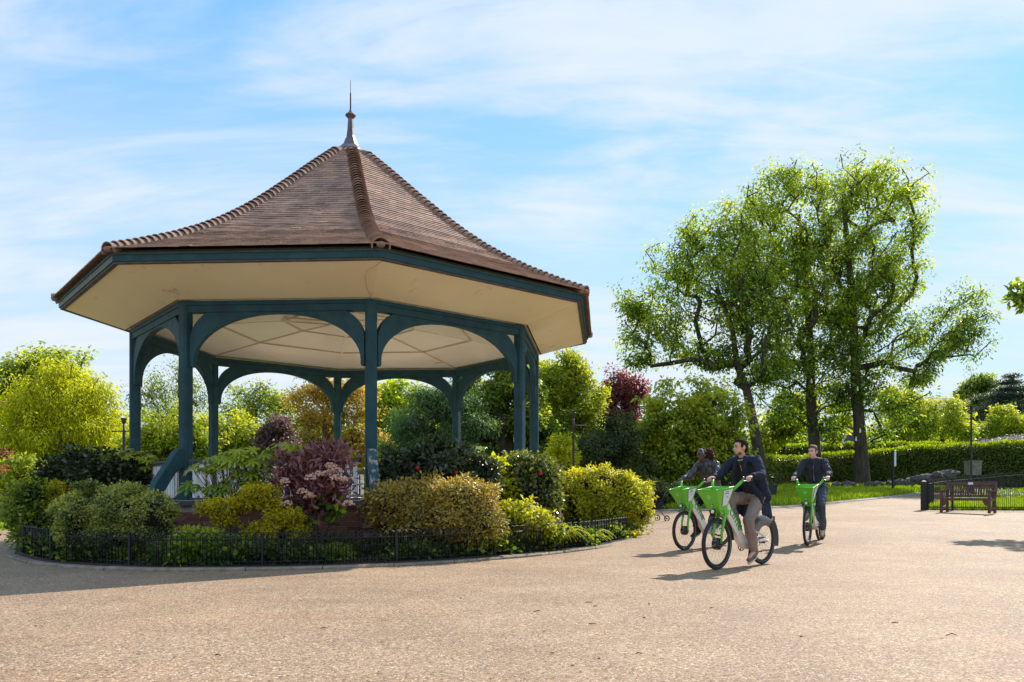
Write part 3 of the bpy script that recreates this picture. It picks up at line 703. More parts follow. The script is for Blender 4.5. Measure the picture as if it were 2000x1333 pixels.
tree('tallest chestnut tree with a straight trunk, rightmost of the three, in front of the hedges', 44, [(1684, 946), (1682, 880), (1676, 800), (1670, 720), (1668, 640), (1662, 560), (1655, 480), (1648, 400)], .39,
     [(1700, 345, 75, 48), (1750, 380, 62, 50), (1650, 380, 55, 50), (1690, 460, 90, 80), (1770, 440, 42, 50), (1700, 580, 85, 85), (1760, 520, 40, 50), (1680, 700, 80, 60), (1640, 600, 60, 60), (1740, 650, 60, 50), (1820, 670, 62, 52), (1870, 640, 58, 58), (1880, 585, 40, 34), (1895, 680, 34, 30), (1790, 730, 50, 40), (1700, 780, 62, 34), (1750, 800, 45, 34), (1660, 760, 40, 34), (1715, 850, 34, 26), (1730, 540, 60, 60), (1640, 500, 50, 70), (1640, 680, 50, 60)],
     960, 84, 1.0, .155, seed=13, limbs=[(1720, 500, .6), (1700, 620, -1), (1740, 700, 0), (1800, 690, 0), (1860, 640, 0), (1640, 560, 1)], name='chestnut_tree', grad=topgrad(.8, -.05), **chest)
# --- young tree in front of them
tree('young maple with fresh yellow green leaves behind the riders, left of the leaning chestnut', 34, [(1385, 985), (1383, 930), (1385, 860), (1384, 800), (1380, 770)], .10,
     [(1320, 830, 70, 62), (1290, 790, 40, 40), (1385, 800, 75, 60), (1362, 755, 18, 22), (1420, 850, 50, 60), (1340, 895, 85, 50), (1270, 850, 36, 50), (1300, 760, 12, 20), (1405, 900, 50, 35), (1290, 915, 40, 30)],
     420, 110, .62, .13, L_lime, seed=14, name='maple_tree', flat=.6, droop=.4, grad=topgrad(.9, -.05), shell=.2)
tree('small tree with hanging yellow green leaves between the two right trunks', 50, [(1532, 935), (1532, 880), (1534, 850)], .08,
     [(1520, 830, 45, 40), (1560, 800, 40, 32), (1500, 860, 30, 25), (1640, 815, 28, 28), (1625, 850, 18, 22), (1540, 780, 30, 20)],
     130, 120, .8, .2, L_lime, seed=15, name='small_tree', flat=.5, droop=.7)
# --- background, from left to right
BG = 'background trees of the park'
tree('green tree rising behind the golden willow at the far left', 44, [(70, 1000), (75, 900), (80, 800)], .35,
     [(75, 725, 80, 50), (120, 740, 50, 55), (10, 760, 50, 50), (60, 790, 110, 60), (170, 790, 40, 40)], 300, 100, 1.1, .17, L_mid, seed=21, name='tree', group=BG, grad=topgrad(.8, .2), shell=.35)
tree('golden willow with bright yellow drooping foliage at the far left', 33, [(120, 1000), (118, 930), (120, 850), (125, 800)], .22,
     [(110, 790, 90, 75), (175, 830, 60, 85), (60, 850, 85, 95), (205, 880, 38, 75), (120, 900, 95, 65), (10, 900, 60, 80), (120, 735, 55, 35)],
     560, 150, .75, .13, L_yellow, bark=M_barkl, seed=22, name='willow_tree', group=BG, flat=1.3, droop=1.1, aspect=.3, shell=.15, up=.1)
tree('low bright green tree with feathery leaves under the golden willow, at the left edge', 27, [(40, 1010), (42, 960), (45, 930)], .08,
     [(40, 930, 60, 40), (90, 950, 35, 30), (15, 965, 30, 22)], 120, 130, .45, .09, L_lime, seed=23, name='small_tree', group=BG, flat=.5)
tree('weeping birch with thin hanging twigs seen between the left posts', 40, [(345, 990), (345, 900), (348, 800), (350, 740)], .16,
     [(345, 745, 38, 40), (310, 770, 42, 48), (385, 770, 30, 42), (270, 790, 26, 40), (340, 830, 60, 40)], 170, 80, .8, .09, L_mid, seed=24, name='birch_tree', group=BG, flat=1.6, droop=1.3, aspect=.4, shell=.2, up=.1)
tree('spreading yellow green bush tree with reddish lower leaves behind the bandstand, left', 32, [(330, 1000), (332, 930), (335, 880)], .12,
     [(330, 850, 75, 55), (280, 880, 50, 45), (390, 860, 48, 50), (330, 905, 90, 35)], 260, 120, .62, .11, L_lime, seed=25, name='bushy_tree', group=BG, grad=topgrad(.7, .0))
tree('loose crowned tree with sparse small leaves, seen through the rear left bay', 46, [(505, 990), (505, 900), (502, 850), (500, 800)], .2,
     [(500, 775, 52, 34), (470, 800, 40, 30), (545, 800, 40, 34), (505, 830, 70, 40)], 230, 70, .9, .12, L_lime, seed=26, name='tree', group=BG, shell=.4)
tree('rounded yellow green shrub tree seen left of the rear left post', 34, [(455, 1000), (455, 930), (457, 880)], .12,
     [(455, 850, 60, 48), (500, 880, 45, 40), (425, 890, 45, 40), (470, 905, 60, 30)], 260, 120, .62, .11, L_lime, seed=27, name='bushy_tree', group=BG, grad=topgrad(.8, .1))
tree('small purple leaved tree seen through the middle of the bandstand', 33, [(548, 990), (548, 910), (548, 870)], .08,
     [(545, 835, 30, 25), (540, 870, 38, 36), (525, 850, 18, 18)], 130, 100, .5, .10, L_plum, seed=28, name='plum_tree', group=BG)
tree('ochre and yellow flowering tree behind the rear centre post', 38, [(630, 990), (632, 900), (635, 820)], .22,
     [(610, 790, 45, 55), (650, 760, 50, 42), (690, 790, 45, 60), (620, 860, 60, 50), (700, 870, 55, 50), (590, 850, 30, 50), (740, 880, 40, 30)], 440, 100, .75, .11, L_gold, bark=M_barkl, seed=29, name='ochre_tree', group=BG, grad=topgrad(.9, .1))
tree('bright green open tree seen right of the front post', 42, [(775, 990), (775, 900), (770, 820)], .24,
     [(760, 790, 48, 38), (790, 770, 40, 26), (800, 820, 50, 30), (745, 840, 40, 40)], 240, 80, .95, .17, L_chest, seed=30, name='tree', group=BG, grad=topgrad(1, .2), shell=.4)
tree('big dark yew with dense feathery foliage behind the right bay', 36, [(840, 990), (840, 900), (845, 830)], .3,
     [(830, 830, 68, 55), (880, 790, 55, 45), (800, 870, 60, 40), (860, 880, 90, 45), (900, 840, 60, 60), (820, 775, 35, 25)], 620, 140, .85, .13, L_conif, seed=31, name='yew_tree', group=BG, aspect=.25, shell=.4, droop=.5)
tree('large round broadleaf tree with a dark hollow trunk, seen through the right bay', 39, [(985, 985), (985, 900), (985, 840), (980, 790)], .75,
     [(960, 770, 60, 45), (1000, 740, 60, 42), (920, 800, 40, 60), (1010, 800, 60, 45), (950, 850, 26, 50), (1050, 860, 36, 50), (930, 730, 30, 20)], 560, 110, .8, .14, L_mid, seed=32, name='broadleaf_tree', group=BG, shell=.45)
tree('tall yellow green round crowned tree right of the bandstand eaves', 42, [(1085, 985), (1087, 900), (1085, 830)], .35,
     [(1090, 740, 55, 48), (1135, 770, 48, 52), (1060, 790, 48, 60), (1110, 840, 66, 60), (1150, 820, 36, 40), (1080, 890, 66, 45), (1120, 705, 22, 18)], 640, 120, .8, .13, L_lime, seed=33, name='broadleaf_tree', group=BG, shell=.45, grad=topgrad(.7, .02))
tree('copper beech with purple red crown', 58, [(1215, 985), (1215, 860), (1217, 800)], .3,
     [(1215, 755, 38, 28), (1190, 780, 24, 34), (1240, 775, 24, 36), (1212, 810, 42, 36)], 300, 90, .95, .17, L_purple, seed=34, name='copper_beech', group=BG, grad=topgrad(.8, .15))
tree('dense dark evergreen dome with a few rusty shoots, behind the right shrubs', 33, [(1195, 990), (1195, 930), (1195, 890)], .14,
     [(1195, 875, 62, 60), (1160, 900, 42, 40), (1235, 905, 38, 42), (1200, 930, 75, 28), (1215, 835, 30, 20)], 420, 130, .6, .09, L_dark, seed=35, name='evergreen_shrub', cat='shrub', group=BG, shell=.5)
tree('small golden shrub in front of the lamp post, right of the bandstand', 30, [(1095, 1000), (1095, 950), (1095, 920)], .05,
     [(1095, 880, 28, 38), (1078, 905, 20, 30), (1112, 905, 20, 30), (1085, 930, 40, 20)], 120, 110, .42, .09, L_yellow, seed=36, name='golden_shrub', cat='shrub', group=BG, aspect=.4)
tree('spreading yellow green shrub behind the hedges, right of the tallest chestnut', 62, [(1840, 940), (1840, 880), (1840, 850)], .15,
     [(1840, 815, 50, 38), (1800, 840, 40, 30), (1760, 830, 34, 45), (1740, 790, 28, 38), (1870, 845, 34, 24), (1780, 790, 25, 30)], 420, 90, 1.0, .16, L_lime, seed=37, name='bushy_tree', group=BG, shell=.3, grad=topgrad(.8, .15))
tree('pale bushy tree behind the right lamp post', 66, [(1950, 930), (1950, 880), (1950, 860)], .15,
     [(1955, 830, 36, 30), (1915, 850, 34, 24), (1990, 845, 34, 28), (1960, 800, 20, 14)], 260, 90, 1.0, .16, L_lime, seed=38, name='bushy_tree', group=BG, grad=topgrad(.6, .05))
tree('pale green loose tree beside the cedar on the horizon', 92, [(1915, 900), (1915, 830), (1915, 790)], .3,
     [(1912, 752, 36, 26), (1892, 775, 26, 26), (1935, 768, 30, 28), (1905, 800, 36, 26), (1875, 805, 30, 20)], 300, 70, 1.3, .22, L_mid, seed=39, name='tree', group=BG, shell=.3)
ced = tree('dark cedar with flat layered branches at the right edge', 85, [(1975, 900), (1975, 830), (1977, 770), (1978, 740)], .5,
     [(1975, 735, 18, 6), (1972, 747, 38, 7), (1985, 760, 56, 8), (1965, 774, 60, 9), (1990, 788, 70, 10), (1955, 800, 70, 11), (2010, 814, 64, 13), (1950, 822, 74, 14), (1990, 840, 90, 18), (2040, 780, 50, 22)], 1500, 110, 1.3, .18, L_cedar, seed=40, name='cedar_tree', group=BG, flat=.22, droop=.1, depth=1.2, aspect=.25, tips=300, gap=.3, shell=0)
# --- a tree outside the frame on the right: one branch reaches in and its shade falls on the gravel
tree('leafy branch tip of a plane tree reaching in at the right edge', 20.5, [(2390, 990), (2370, 800), (2330, 640), (2300, 520)], .3,
     [(2000, 552, 16, 12), (1984, 576, 20, 14), (2012, 592, 24, 14), (1970, 600, 12, 9), (1990, 556, 16, 10), (1986, 590, 16, 12), (2060, 560, 50, 40), (2140, 520, 80, 80), (2250, 450, 130, 110), (2380, 400, 170, 130), (2300, 560, 110, 70)],
     330, 60, .42, .15, L_chest, seed=41, name='plane_tree', grad=topgrad(.5, .3), flat=.7, shell=.2, gap=.05, rough=.1, tips=330)
tree('copper red maple whose branches come in at the left edge', 21, [(-90, 1010), (-90, 930), (-85, 860)], .12,
     [(-2, 905, 20, 17), (10, 885, 12, 8), (-8, 870, 12, 10), (-1, 835, 4, 6), (-4, 790, 4, 14), (-90, 880, 50, 60), (-110, 800, 50, 60)],
     190, 60, .25, .06, L_red, seed=42, name='red_maple', tiprad=.008)
# --- distant wood closing the horizon
rng = np.random.default_rng(5)
def mass(name, label, pts_, n, per, cr, leaf, mat, **k):
    C = np.array([tuple(p) for p in pts_]); me = None
    P, D, Nn, sz, ti = cluster(C, per, cr, .7, leaf, rng)
    o = link(name, leaves_mesh(name, P, D, Nn, sz, .6, mat, ti)); tag(o, label, k.get('cat', 'trees'), kind='stuff'); return o
def belt(u0, u1, Y, vt, vb, n):
    out = []
    for i in range(n):
        u = rng.uniform(u0, u1); k = vt + 18 * math.sin(u / 37) + 11 * math.sin(u / 13 + 1) ; v = rng.uniform(k, vb); out.append(pt(u, v, Y + rng.uniform(-4, 4)))
    return out
mass('distant_woodland', 'far belt of mixed green trees closing the view behind everything', belt(-300, 1300, 78, 845, 965, 1500) + belt(1150, 1780, 80, 850, 920, 500), 0, 60, 2.2, .42, L_mid)
mass('distant_woodland', 'far belt of pale green trees on the rising ground at the right', belt(1680, 2200, 84, 835, 905, 420), 0, 60, 2.2, .42, L_lime)
mass('understorey', 'mixed dark undergrowth along the foot of the background trees', belt(-200, 1270, 47, 925, 985, 900) + belt(1240, 1480, 44, 915, 970, 240), 0, 90, 1.1, .22, L_dark, cat='undergrowth')
# --- blossom candles on the chestnuts
mb = MB()
for (u, v) in ((1672, 858), (1680, 842), (1646, 862), (1651, 852), (1699, 700), (1706, 640), (1640, 730), (1560, 700), (1690, 560), (1780, 560), (1620, 600), (1545, 640), (1480, 700), (1720, 600), (1675, 760), (1660, 700), (1585, 745), (1610, 830), (1735, 690), (1800, 700)):
    p = pt(u, v, 42.6); mb.lathe([(.01, -.12), (.055, -.09), (.045, 0), (.02, .12), (.004, .16)], 6, Matrix.Translation(p))
chroot = [o for o in bpy.data.objects if o.name.startswith('chestnut_tree.002')][0]
o = mb.build('blossom_candles', M_flw, chroot, kind='stuff'); o.matrix_local = Matrix.Translation(-chroot.location)

# ---------------------------------------------------------------- hedges, rockery
def hedge(label, path, thick, h, n, leaf, name='hedge'):
    """clipped hedge along a path of ground points (u, Y); h may vary"""
    pts_ = [ground_at(u, Y) for u, Y in path]; root = empty(name, pts_[0], 0, label, 'hedge')
    C = []; Nn = []; top = []; rg = np.random.default_rng(9)
    seg = [(a, b, ha, hb) for a, b, ha, hb in zip(pts_, pts_[1:], h, h[1:])]; tot = sum((b - a).length for a, b, _, _ in seg)
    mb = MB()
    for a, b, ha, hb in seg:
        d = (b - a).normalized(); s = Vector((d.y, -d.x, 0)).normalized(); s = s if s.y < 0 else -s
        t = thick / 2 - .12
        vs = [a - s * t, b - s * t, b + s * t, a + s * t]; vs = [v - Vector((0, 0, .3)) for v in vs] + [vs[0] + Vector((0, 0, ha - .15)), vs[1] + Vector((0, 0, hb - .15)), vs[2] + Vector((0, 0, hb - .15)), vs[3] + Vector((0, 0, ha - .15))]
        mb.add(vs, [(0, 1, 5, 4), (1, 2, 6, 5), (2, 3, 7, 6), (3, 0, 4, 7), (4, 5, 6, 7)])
        m = int(n * (b - a).length / tot)
        for i in range(m):
            q = rg.random(); p = a.lerp(b, q); hh = ha + (hb - ha) * q + .05 * math.sin(p.x * 1.3) + .04 * math.sin(p.x * 3.1)
            if rg.random() < .62:
                z = hh * rg.random() ** .9; p = p + s * (thick / 2 + .07 * math.sin(p.x * 2.3 + z * 3) + rg.normal() * .05) + Vector((0, 0, z)); C.append(p); Nn.append(s); top.append(False)
            else:
                p = p + s * (rg.random() - .5) * thick + Vector((0, 0, hh + rg.normal() * .03)); C.append(p); Nn.append(Vector((0, 0, 1))); top.append(True)
    base = np.array(tuple(pts_[0])); C = np.array([tuple(c) for c in C]) - base; Nn = np.array([tuple(c) for c in Nn]); top = np.array(top)
    mb.v = [tuple(np.array(v) - base) for v in mb.v]; mb.build('branches', M_core, root)  # solid dark box, its colour painting the shade inside the hedge
    for sel, mat, nm, dr in ((~top, L_hedge, 'foliage', .2), (top, L_hedget, 'top_foliage', -.9)):  # leaves on the top face take a brighter green
        P, D, N2, sz, ti = cluster(C[sel], 9, .28, .6, leaf, rg, droop=dr, up=.2, out=Nn[sel] * 2)
        o = link(nm, leaves_mesh(nm, P, D, N2, sz, .55, mat, ti), root); o['kind'] = 'stuff'
    return root
hedge('long clipped dark green hedge with bright tips, the nearer of the two hedges', [(1462, 43.0), (1560, 46), (1680, 47), (1800, 46.5), (1900, 45), (2080, 43)], 1.3, [1.45, 1.5, 1.75, 2.05, 2.25, 2.3], 7000, .12)
hedge('long clipped hedge standing behind the nearer one, its top line higher', [(1490, 52), (1600, 53.5), (1760, 54), (1900, 53), (1990, 51)], 1.3, [2.0, 2.25, 2.35, 2.15, 1.9], 5000, .13)
M_rock = material('dark rock', rgb(.13, .12, .12), rgb(.06, .055, .06), scale=3, rough=.9, bump=.9, bscale=12, tint=.25, spots=(rgb(.3, .26, .22), 2.5, .62))
def rock_mesh(seed):
    import bmesh
    bm = bmesh.new(); bmesh.ops.create_icosphere(bm, subdivisions=3, radius=1)
    for v in bm.verts:
        q = v.co * 1.3 + Vector((seed * 7.1, 0, 0)); v.co *= 1 + .45 * noise.noise(q) + .16 * noise.noise(q * 3)
    me = bpy.data.meshes.new('rock'); bm.to_mesh(me); bm.free(); me.materials.append(M_rock); return me
rmes = [rock_mesh(i) for i in range(5)]
rk = [(1612, 951, 11, 8), (1632, 949, 12, 8), (1655, 947, 12, 8), (1640, 953, 9, 5), (1700, 947, 10, 7), (1718, 947, 11, 7), (1738, 945, 11, 7), (1758, 942, 12, 7), (1778, 940, 14, 8), (1796, 936, 14, 8), (1812, 932, 13, 7), (1830, 929, 15, 8), (1852, 925, 17, 8), (1668, 951, 8, 6)]
where = ['at the left end of the row', 'second in the row from its left end', 'left of the tallest trunk', 'low in front of the second rock', 'just right of the tallest trunk', 'behind the thin sign post', 'at the foot of the sign post', 'right of the sign post', 'where the row starts to climb', 'above the corner of the railing', 'behind the corner of the railing', 'in the raised part of the row', 'at the right end, highest and largest', 'against the foot of the tallest trunk']
for i, (u, v, ru, rv) in enumerate(rk):
    Yr = 41.5 if v > 938 else 39.5; k = Yr / F; p = pt(u, v, Yr)
    o = link('rock', rmes[i % 5]); o.location = (p.x, p.y, p.z - rv * k * .2); o.scale = (ru * k * 1.15, ru * k * .8, rv * k * 1.15); o.rotation_euler = (.2 * (i % 3), .1, i * 1.3)
    tag(o, 'rough grey rock edging the lawn, ' + where[i], 'rock', 'rocks edging the lawn below the hedge')
# low bank under the rocks
def bank(name, pts_, h, w, mat, kind='structure'):
    mb = MB(); n = len(pts_)
    for p in pts_:
        for dy, z in ((-w, -.05), (-w * .4, h * .8), (w * .4, h), (w, -.05)): mb.v.append((p.x, p.y + dy, terr(p.x, p.y + dy) + z))
    for i in range(n - 1):
        for j in range(3): mb.f.append([i * 4 + j, (i + 1) * 4 + j, (i + 1) * 4 + j + 1, i * 4 + j + 1]); mb.t.append(.5); mb.mi.append(0)
    return tag(mb.build(name, mat, None, True), kind=kind)

# ---------------------------------------------------------------- planting bed round the bandstand
mb = MB(); n = 96; vs = []
for i in range(n):
    a = 2 * PI * i / n; vs += [RC + ringp(a, -.12, -.02), RC + ringp(a, -.14, .05), RC + Vector((4.2 * math.cos(a), 4.2 * math.sin(a), .10))]
mb.add(vs, [(i * 3 + j, ((i + 1) % n) * 3 + j, ((i + 1) % n) * 3 + j + 1, i * 3 + j + 1) for i in range(n) for j in (0, 1)]); tag(mb.build('flower_bed_soil', M_soil, None, True), kind='structure')
kr = empty('bed_kerb', RC, 0, 'low curved stone kerb round the planting bed', 'kerb')
n = 46
for i in range(n):
    a0 = 2 * PI * i / n + .0008; a1 = 2 * PI * (i + 1) / n - .0008; mb = MB(); m = 4; hh = .045 + random.uniform(-.008, .006)
    g = [(-.13, -.05), (-.13, hh), (-.02, hh), (0, hh - .02), (0, -.05)]; vs = []; of = random.uniform(-.012, .012)
    for j in range(m + 1):
        a = a0 + (a1 - a0) * j / m; vs += [ringp(a, r + of, z) for r, z in g]
    fs = [(j * 5 + q, (j + 1) * 5 + q, (j + 1) * 5 + q + 1, j * 5 + q + 1) for j in range(m) for q in range(4)] + [(0, 1, 2, 3, 4), tuple(m * 5 + q for q in (4, 3, 2, 1, 0))]
    mb.tint = random.random(); mb.add(vs, fs); mb.build('kerb_stone', M_kerb, kr)
fr = empty('bed_railing', RC, 0, 'low black hooped iron railing round the planting bed', 'railing')
FO = -.24
for z in (.40, .10):
    mb = MB(); mb.tube([ringp(2 * PI * i / 120, FO, z) for i in range(120)], .009, 5, closed=True); mb.build('rail', M_iron, fr)
mb = MB(); w = .07; hp = [(-w, 0, .06)] + [(-w * math.cos(PI * i / 8), 0, .425 + .07 * math.sin(PI * i / 8)) for i in range(9)] + [(w, 0, .06)]
mb.tube(hp, .0065, 4); hoop_me = mb.mesh('hoop', M_iron, True)
mb = MB(); mb.bar((0, 0, 0), (0, 0, .47), .03, .03); mb.ball((0, 0, .48), .02, n=6); post_me = mb.mesh('post', M_iron)
def ringM(a, off):
    p = ringp(a, off); q = ringp(a + .01, off); return Matrix.Translation(p) @ Matrix.Rotation(math.atan2(q.y - p.y, q.x - p.x), 4, 'Z')
a = -PI - .35
for i in range(299):                                             # the arc that faces the path
    a += .1 / RK(a); link('hoop', hoop_me, fr, mtx=ringM(a, FO + (.012 if i % 2 else -.012)) @ Matrix.Rotation(random.uniform(-.02, .02), 4, 'X'))
for i in range(24): link('post', post_me, fr, mtx=ringM(2 * PI * i / 24 + .09, FO))

def bedY(u, r):
    """distance at which the line through pixel column u meets the bed's outline shrunk to r / 6.83, near side"""
    t = (u - CX) / F; f = r / 6.83; Y = 8.0; best = (9e9, 15)
    while Y < 19:
        dx, dy = t * Y - RC.x, Y - RC.y; q = math.hypot(dx, dy) / RK(math.atan2(dy, dx))
        if q < f: return Y
        if q < best[0]: best = (q, Y)
        Y += .02
    return best[1]
def shrub(label, Y, lobes, n, per, cr, leaf, mat, name='shrub', cat='shrub', seed=1, shell=.75, stems=((0, 0),), bark=None, flat=.8, droop=.1, up=.3, aspect=.55, depth=.9, rad=.025, tips=60, grad=None, shape='leaf', curl=.18, group=None, core=True, foot=None, outw=True, gap=.25, wave=.35, rough=.2):
    per = max(5, int(per * .55)); leaf *= 1.45; cr *= .85; n = int(n * .9)
    rng = np.random.default_rng(seed); rnd = random.Random(seed)
    u0 = foot if foot is not None else sum(l[0] for l in lobes) / len(lobes)
    base = Vector(((u0 - CX) / F * Y, Y, .05)); root = empty(name, base, 0, label, cat, group)
    lb = [(c, tuple(max(.6 * x, x - .15 * cr) for x in r)) for c, r in plobes(Y, lobes, depth)]; C, d, idx = in_lobes(lb, n, shell, rng, rough, gap, wave, seed); ok = C[:, 2] > .1; C = C[ok]; d = d[ok]
    # drop leaves buried inside another lobe
    keep = np.ones(len(C), bool)
    for q, (c, r) in enumerate(lb):
        e = (((C - np.array(tuple(c))) / np.array(tuple(r))) ** 2).sum(1); keep &= ~((e < .45) & (shell > .5))
    C = C[keep]; d = d[keep]; bt = np.clip(grad(C, lb), 0, 1) if grad else None
    sel = C[rng.choice(len(C), min(tips, len(C)), replace=False)]
    mb = MB()
    for si, (du, dy) in enumerate(stems):
        b2 = Vector(((u0 + du - CX) / F * Y, Y + dy, .02)); tops = sel[si::len(stems)]; mid = Vector(tuple(tops.mean(0))); mid.z = b2.z + (mid.z - b2.z) * .55
        nodes, par, ch, rad_, nt_ = skeleton([b2, b2.lerp(mid, .4) + Vector((rnd.uniform(-.05, .05), 0, 0)), b2.lerp(mid, .8)], [tuple(p) for p in tops], rad, rnd, tiprad=.004, wig=.08)
        wood(mb, nodes, par, ch, rad_, nt_)
    mb.v = [tuple(Vector(p) - base) for p in mb.v]; mb.build('stems', bark or M_bark, root, True)
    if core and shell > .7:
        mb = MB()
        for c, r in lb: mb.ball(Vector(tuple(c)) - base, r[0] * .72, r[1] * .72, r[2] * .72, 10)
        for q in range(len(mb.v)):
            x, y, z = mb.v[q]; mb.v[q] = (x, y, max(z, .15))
        mb.build('shade_core', M_core, root, kind='stuff')  # solid dark balls added so gaps between the leaves read as shade
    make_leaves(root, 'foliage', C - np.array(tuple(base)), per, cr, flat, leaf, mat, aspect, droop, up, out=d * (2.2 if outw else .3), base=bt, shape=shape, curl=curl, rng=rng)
    return root, lb
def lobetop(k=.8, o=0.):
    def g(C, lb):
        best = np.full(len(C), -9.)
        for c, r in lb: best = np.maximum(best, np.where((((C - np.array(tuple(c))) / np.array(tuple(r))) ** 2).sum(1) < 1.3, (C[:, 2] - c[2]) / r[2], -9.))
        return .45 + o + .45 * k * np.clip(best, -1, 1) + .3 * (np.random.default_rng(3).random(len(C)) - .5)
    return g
shrub('dark green bush at the left end of the bed', bedY(50, 5.9), [(48, 1000, 30, 50), (70, 1030, 30, 35), (62, 965, 34, 22)], 500, 22, .22, .055, L_mid, seed=51, name='bush')
shrub('small golden conifer peeping out between the left bushes', bedY(100, 5.3), [(92, 985, 30, 28), (118, 962, 24, 20), (70, 1000, 16, 14)], 240, 40, .13, .045, L_goldc, seed=52, name='conifer_shrub', aspect=.3)
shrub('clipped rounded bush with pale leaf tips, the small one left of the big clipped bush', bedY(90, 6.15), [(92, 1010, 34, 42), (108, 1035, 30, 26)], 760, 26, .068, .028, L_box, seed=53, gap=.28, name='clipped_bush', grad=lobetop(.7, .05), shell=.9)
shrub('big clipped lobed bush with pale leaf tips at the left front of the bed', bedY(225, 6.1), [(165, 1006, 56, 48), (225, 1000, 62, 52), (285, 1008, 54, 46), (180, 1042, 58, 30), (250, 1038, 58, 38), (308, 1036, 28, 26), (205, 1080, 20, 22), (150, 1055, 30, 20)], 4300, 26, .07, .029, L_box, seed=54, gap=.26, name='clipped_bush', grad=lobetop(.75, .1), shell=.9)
shrub('dark glossy camellia bush above the clipped bush at the left', bedY(190, 4.95), [(150, 925, 62, 34), (215, 920, 70, 36), (265, 945, 40, 36), (110, 950, 34, 36), (170, 960, 80, 40)], 2100, 16, .20, .06, L_cam, seed=55, name='camellia', shape='round', shell=.8)
shrub('low soft green shrub in front of the brick plinth, left of the golden shrub', bedY(375, 6.1), [(385, 1062, 36, 24), (355, 1078, 26, 16), (412, 1062, 24, 18), (395, 1085, 40, 16)], 300, 30, .17, .05, L_mid, seed=56, name='shrub', aspect=.45, shell=.5, grad=topgrad(1, .1))
shrub('golden yellow cypress in three rounded pads in front of the plinth', bedY(480, 5.85), [(430, 990, 40, 14), (507, 964, 40, 15), (480, 984, 30, 10), (552, 1010, 38, 15), (540, 1036, 48, 15), (440, 1016, 24, 9), (495, 1052, 32, 10), (520, 985, 30, 9)], 1300, 30, .08, .034, L_goldc, seed=57, name='cypress_shrub', aspect=.28, shell=.6, gap=.12, depth=.75, grad=lobetop(1.1, -.08), stems=((0, .25), (30, .25)), rad=.02, tips=24)
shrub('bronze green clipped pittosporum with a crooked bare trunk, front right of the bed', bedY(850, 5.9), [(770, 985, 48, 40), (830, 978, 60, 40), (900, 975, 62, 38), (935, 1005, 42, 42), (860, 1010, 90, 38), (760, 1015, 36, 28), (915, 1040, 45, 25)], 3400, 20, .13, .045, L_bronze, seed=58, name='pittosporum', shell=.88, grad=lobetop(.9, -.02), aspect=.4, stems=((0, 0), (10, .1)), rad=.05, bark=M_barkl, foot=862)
shrub('dark camellia with a few red flowers behind the pittosporum', bedY(850, 4.95), [(800, 925, 48, 32), (860, 910, 66, 36), (920, 930, 44, 34), (850, 945, 90, 26)], 1900, 16, .18, .058, L_cam, seed=59, name='camellia', shape='round', shell=.8)
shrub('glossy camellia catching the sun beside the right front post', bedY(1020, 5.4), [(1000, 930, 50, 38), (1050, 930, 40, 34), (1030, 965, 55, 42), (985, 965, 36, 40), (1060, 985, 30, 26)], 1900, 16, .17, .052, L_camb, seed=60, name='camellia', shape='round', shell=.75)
shrub('low light green shrub at the right front of the bed', bedY(1010, 6.1), [(1010, 1015, 45, 35), (985, 1035, 32, 25), (1045, 1025, 35, 28)], 480, 28, .15, .05, L_euon, seed=61, name='shrub', shell=.5, grad=lobetop(1, -.15))
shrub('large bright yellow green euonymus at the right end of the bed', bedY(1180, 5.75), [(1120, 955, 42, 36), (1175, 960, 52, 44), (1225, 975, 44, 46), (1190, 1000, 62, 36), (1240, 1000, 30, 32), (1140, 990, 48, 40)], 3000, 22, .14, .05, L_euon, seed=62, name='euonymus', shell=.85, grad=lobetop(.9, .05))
shrub('spindly yellow leaved shoot rising among the camellias', bedY(968, 5.3), [(968, 905, 12, 10), (975, 935, 16, 14), (955, 960, 10, 14), (985, 955, 14, 10)], 70, 16, .16, .075, L_yellow, seed=63, name='shrub', shell=.2, tips=20)
# red camellia flowers
def flowers(root, name, spots, Y, mat, r, puff=False):
    for (u, v) in spots:
        mb = MB(); p = pt(u, v, Y) - root.location
        if puff:
            rg = random.Random(int(u * 7 + v))
            for i in range(34):
                a, b = rg.uniform(0, 2 * PI), rg.uniform(-.4, 1.5); q = Vector((math.cos(a) * math.cos(b), math.sin(a) * math.cos(b), .6 * math.sin(b))) * r * rg.uniform(.6, 1.1); mb.tint = rg.random(); mb.ball(p + q, r * .17, n=5)
        else:
            for i in range(6): mb.ball(p + Vector((math.cos(i * 1.05) * r * .55, math.sin(i * 1.05) * r * .3, math.sin(i * 2.1) * r * .4)), r * .5, r * .35, r * .5, n=6)
        mb.build(name, mat, root, kind='stuff' if puff else None)
cams = [o for o in bpy.data.objects if o.name.startswith('camellia') and o.parent is None]
flowers(cams[1], 'flower', [(815, 914), (890, 923), (822, 940)], bedY(850, 4.95) - .48, M_flr, .035)
flowers(cams[2], 'flower', [(960, 937), (1006, 937), (1041, 972), (1056, 925)], bedY(1020, 5.4) - .42, M_flr, .035)
flowers(cams[0], 'flower', [(234, 916)], bedY(190, 4.95) - .35, M_flr, .03)

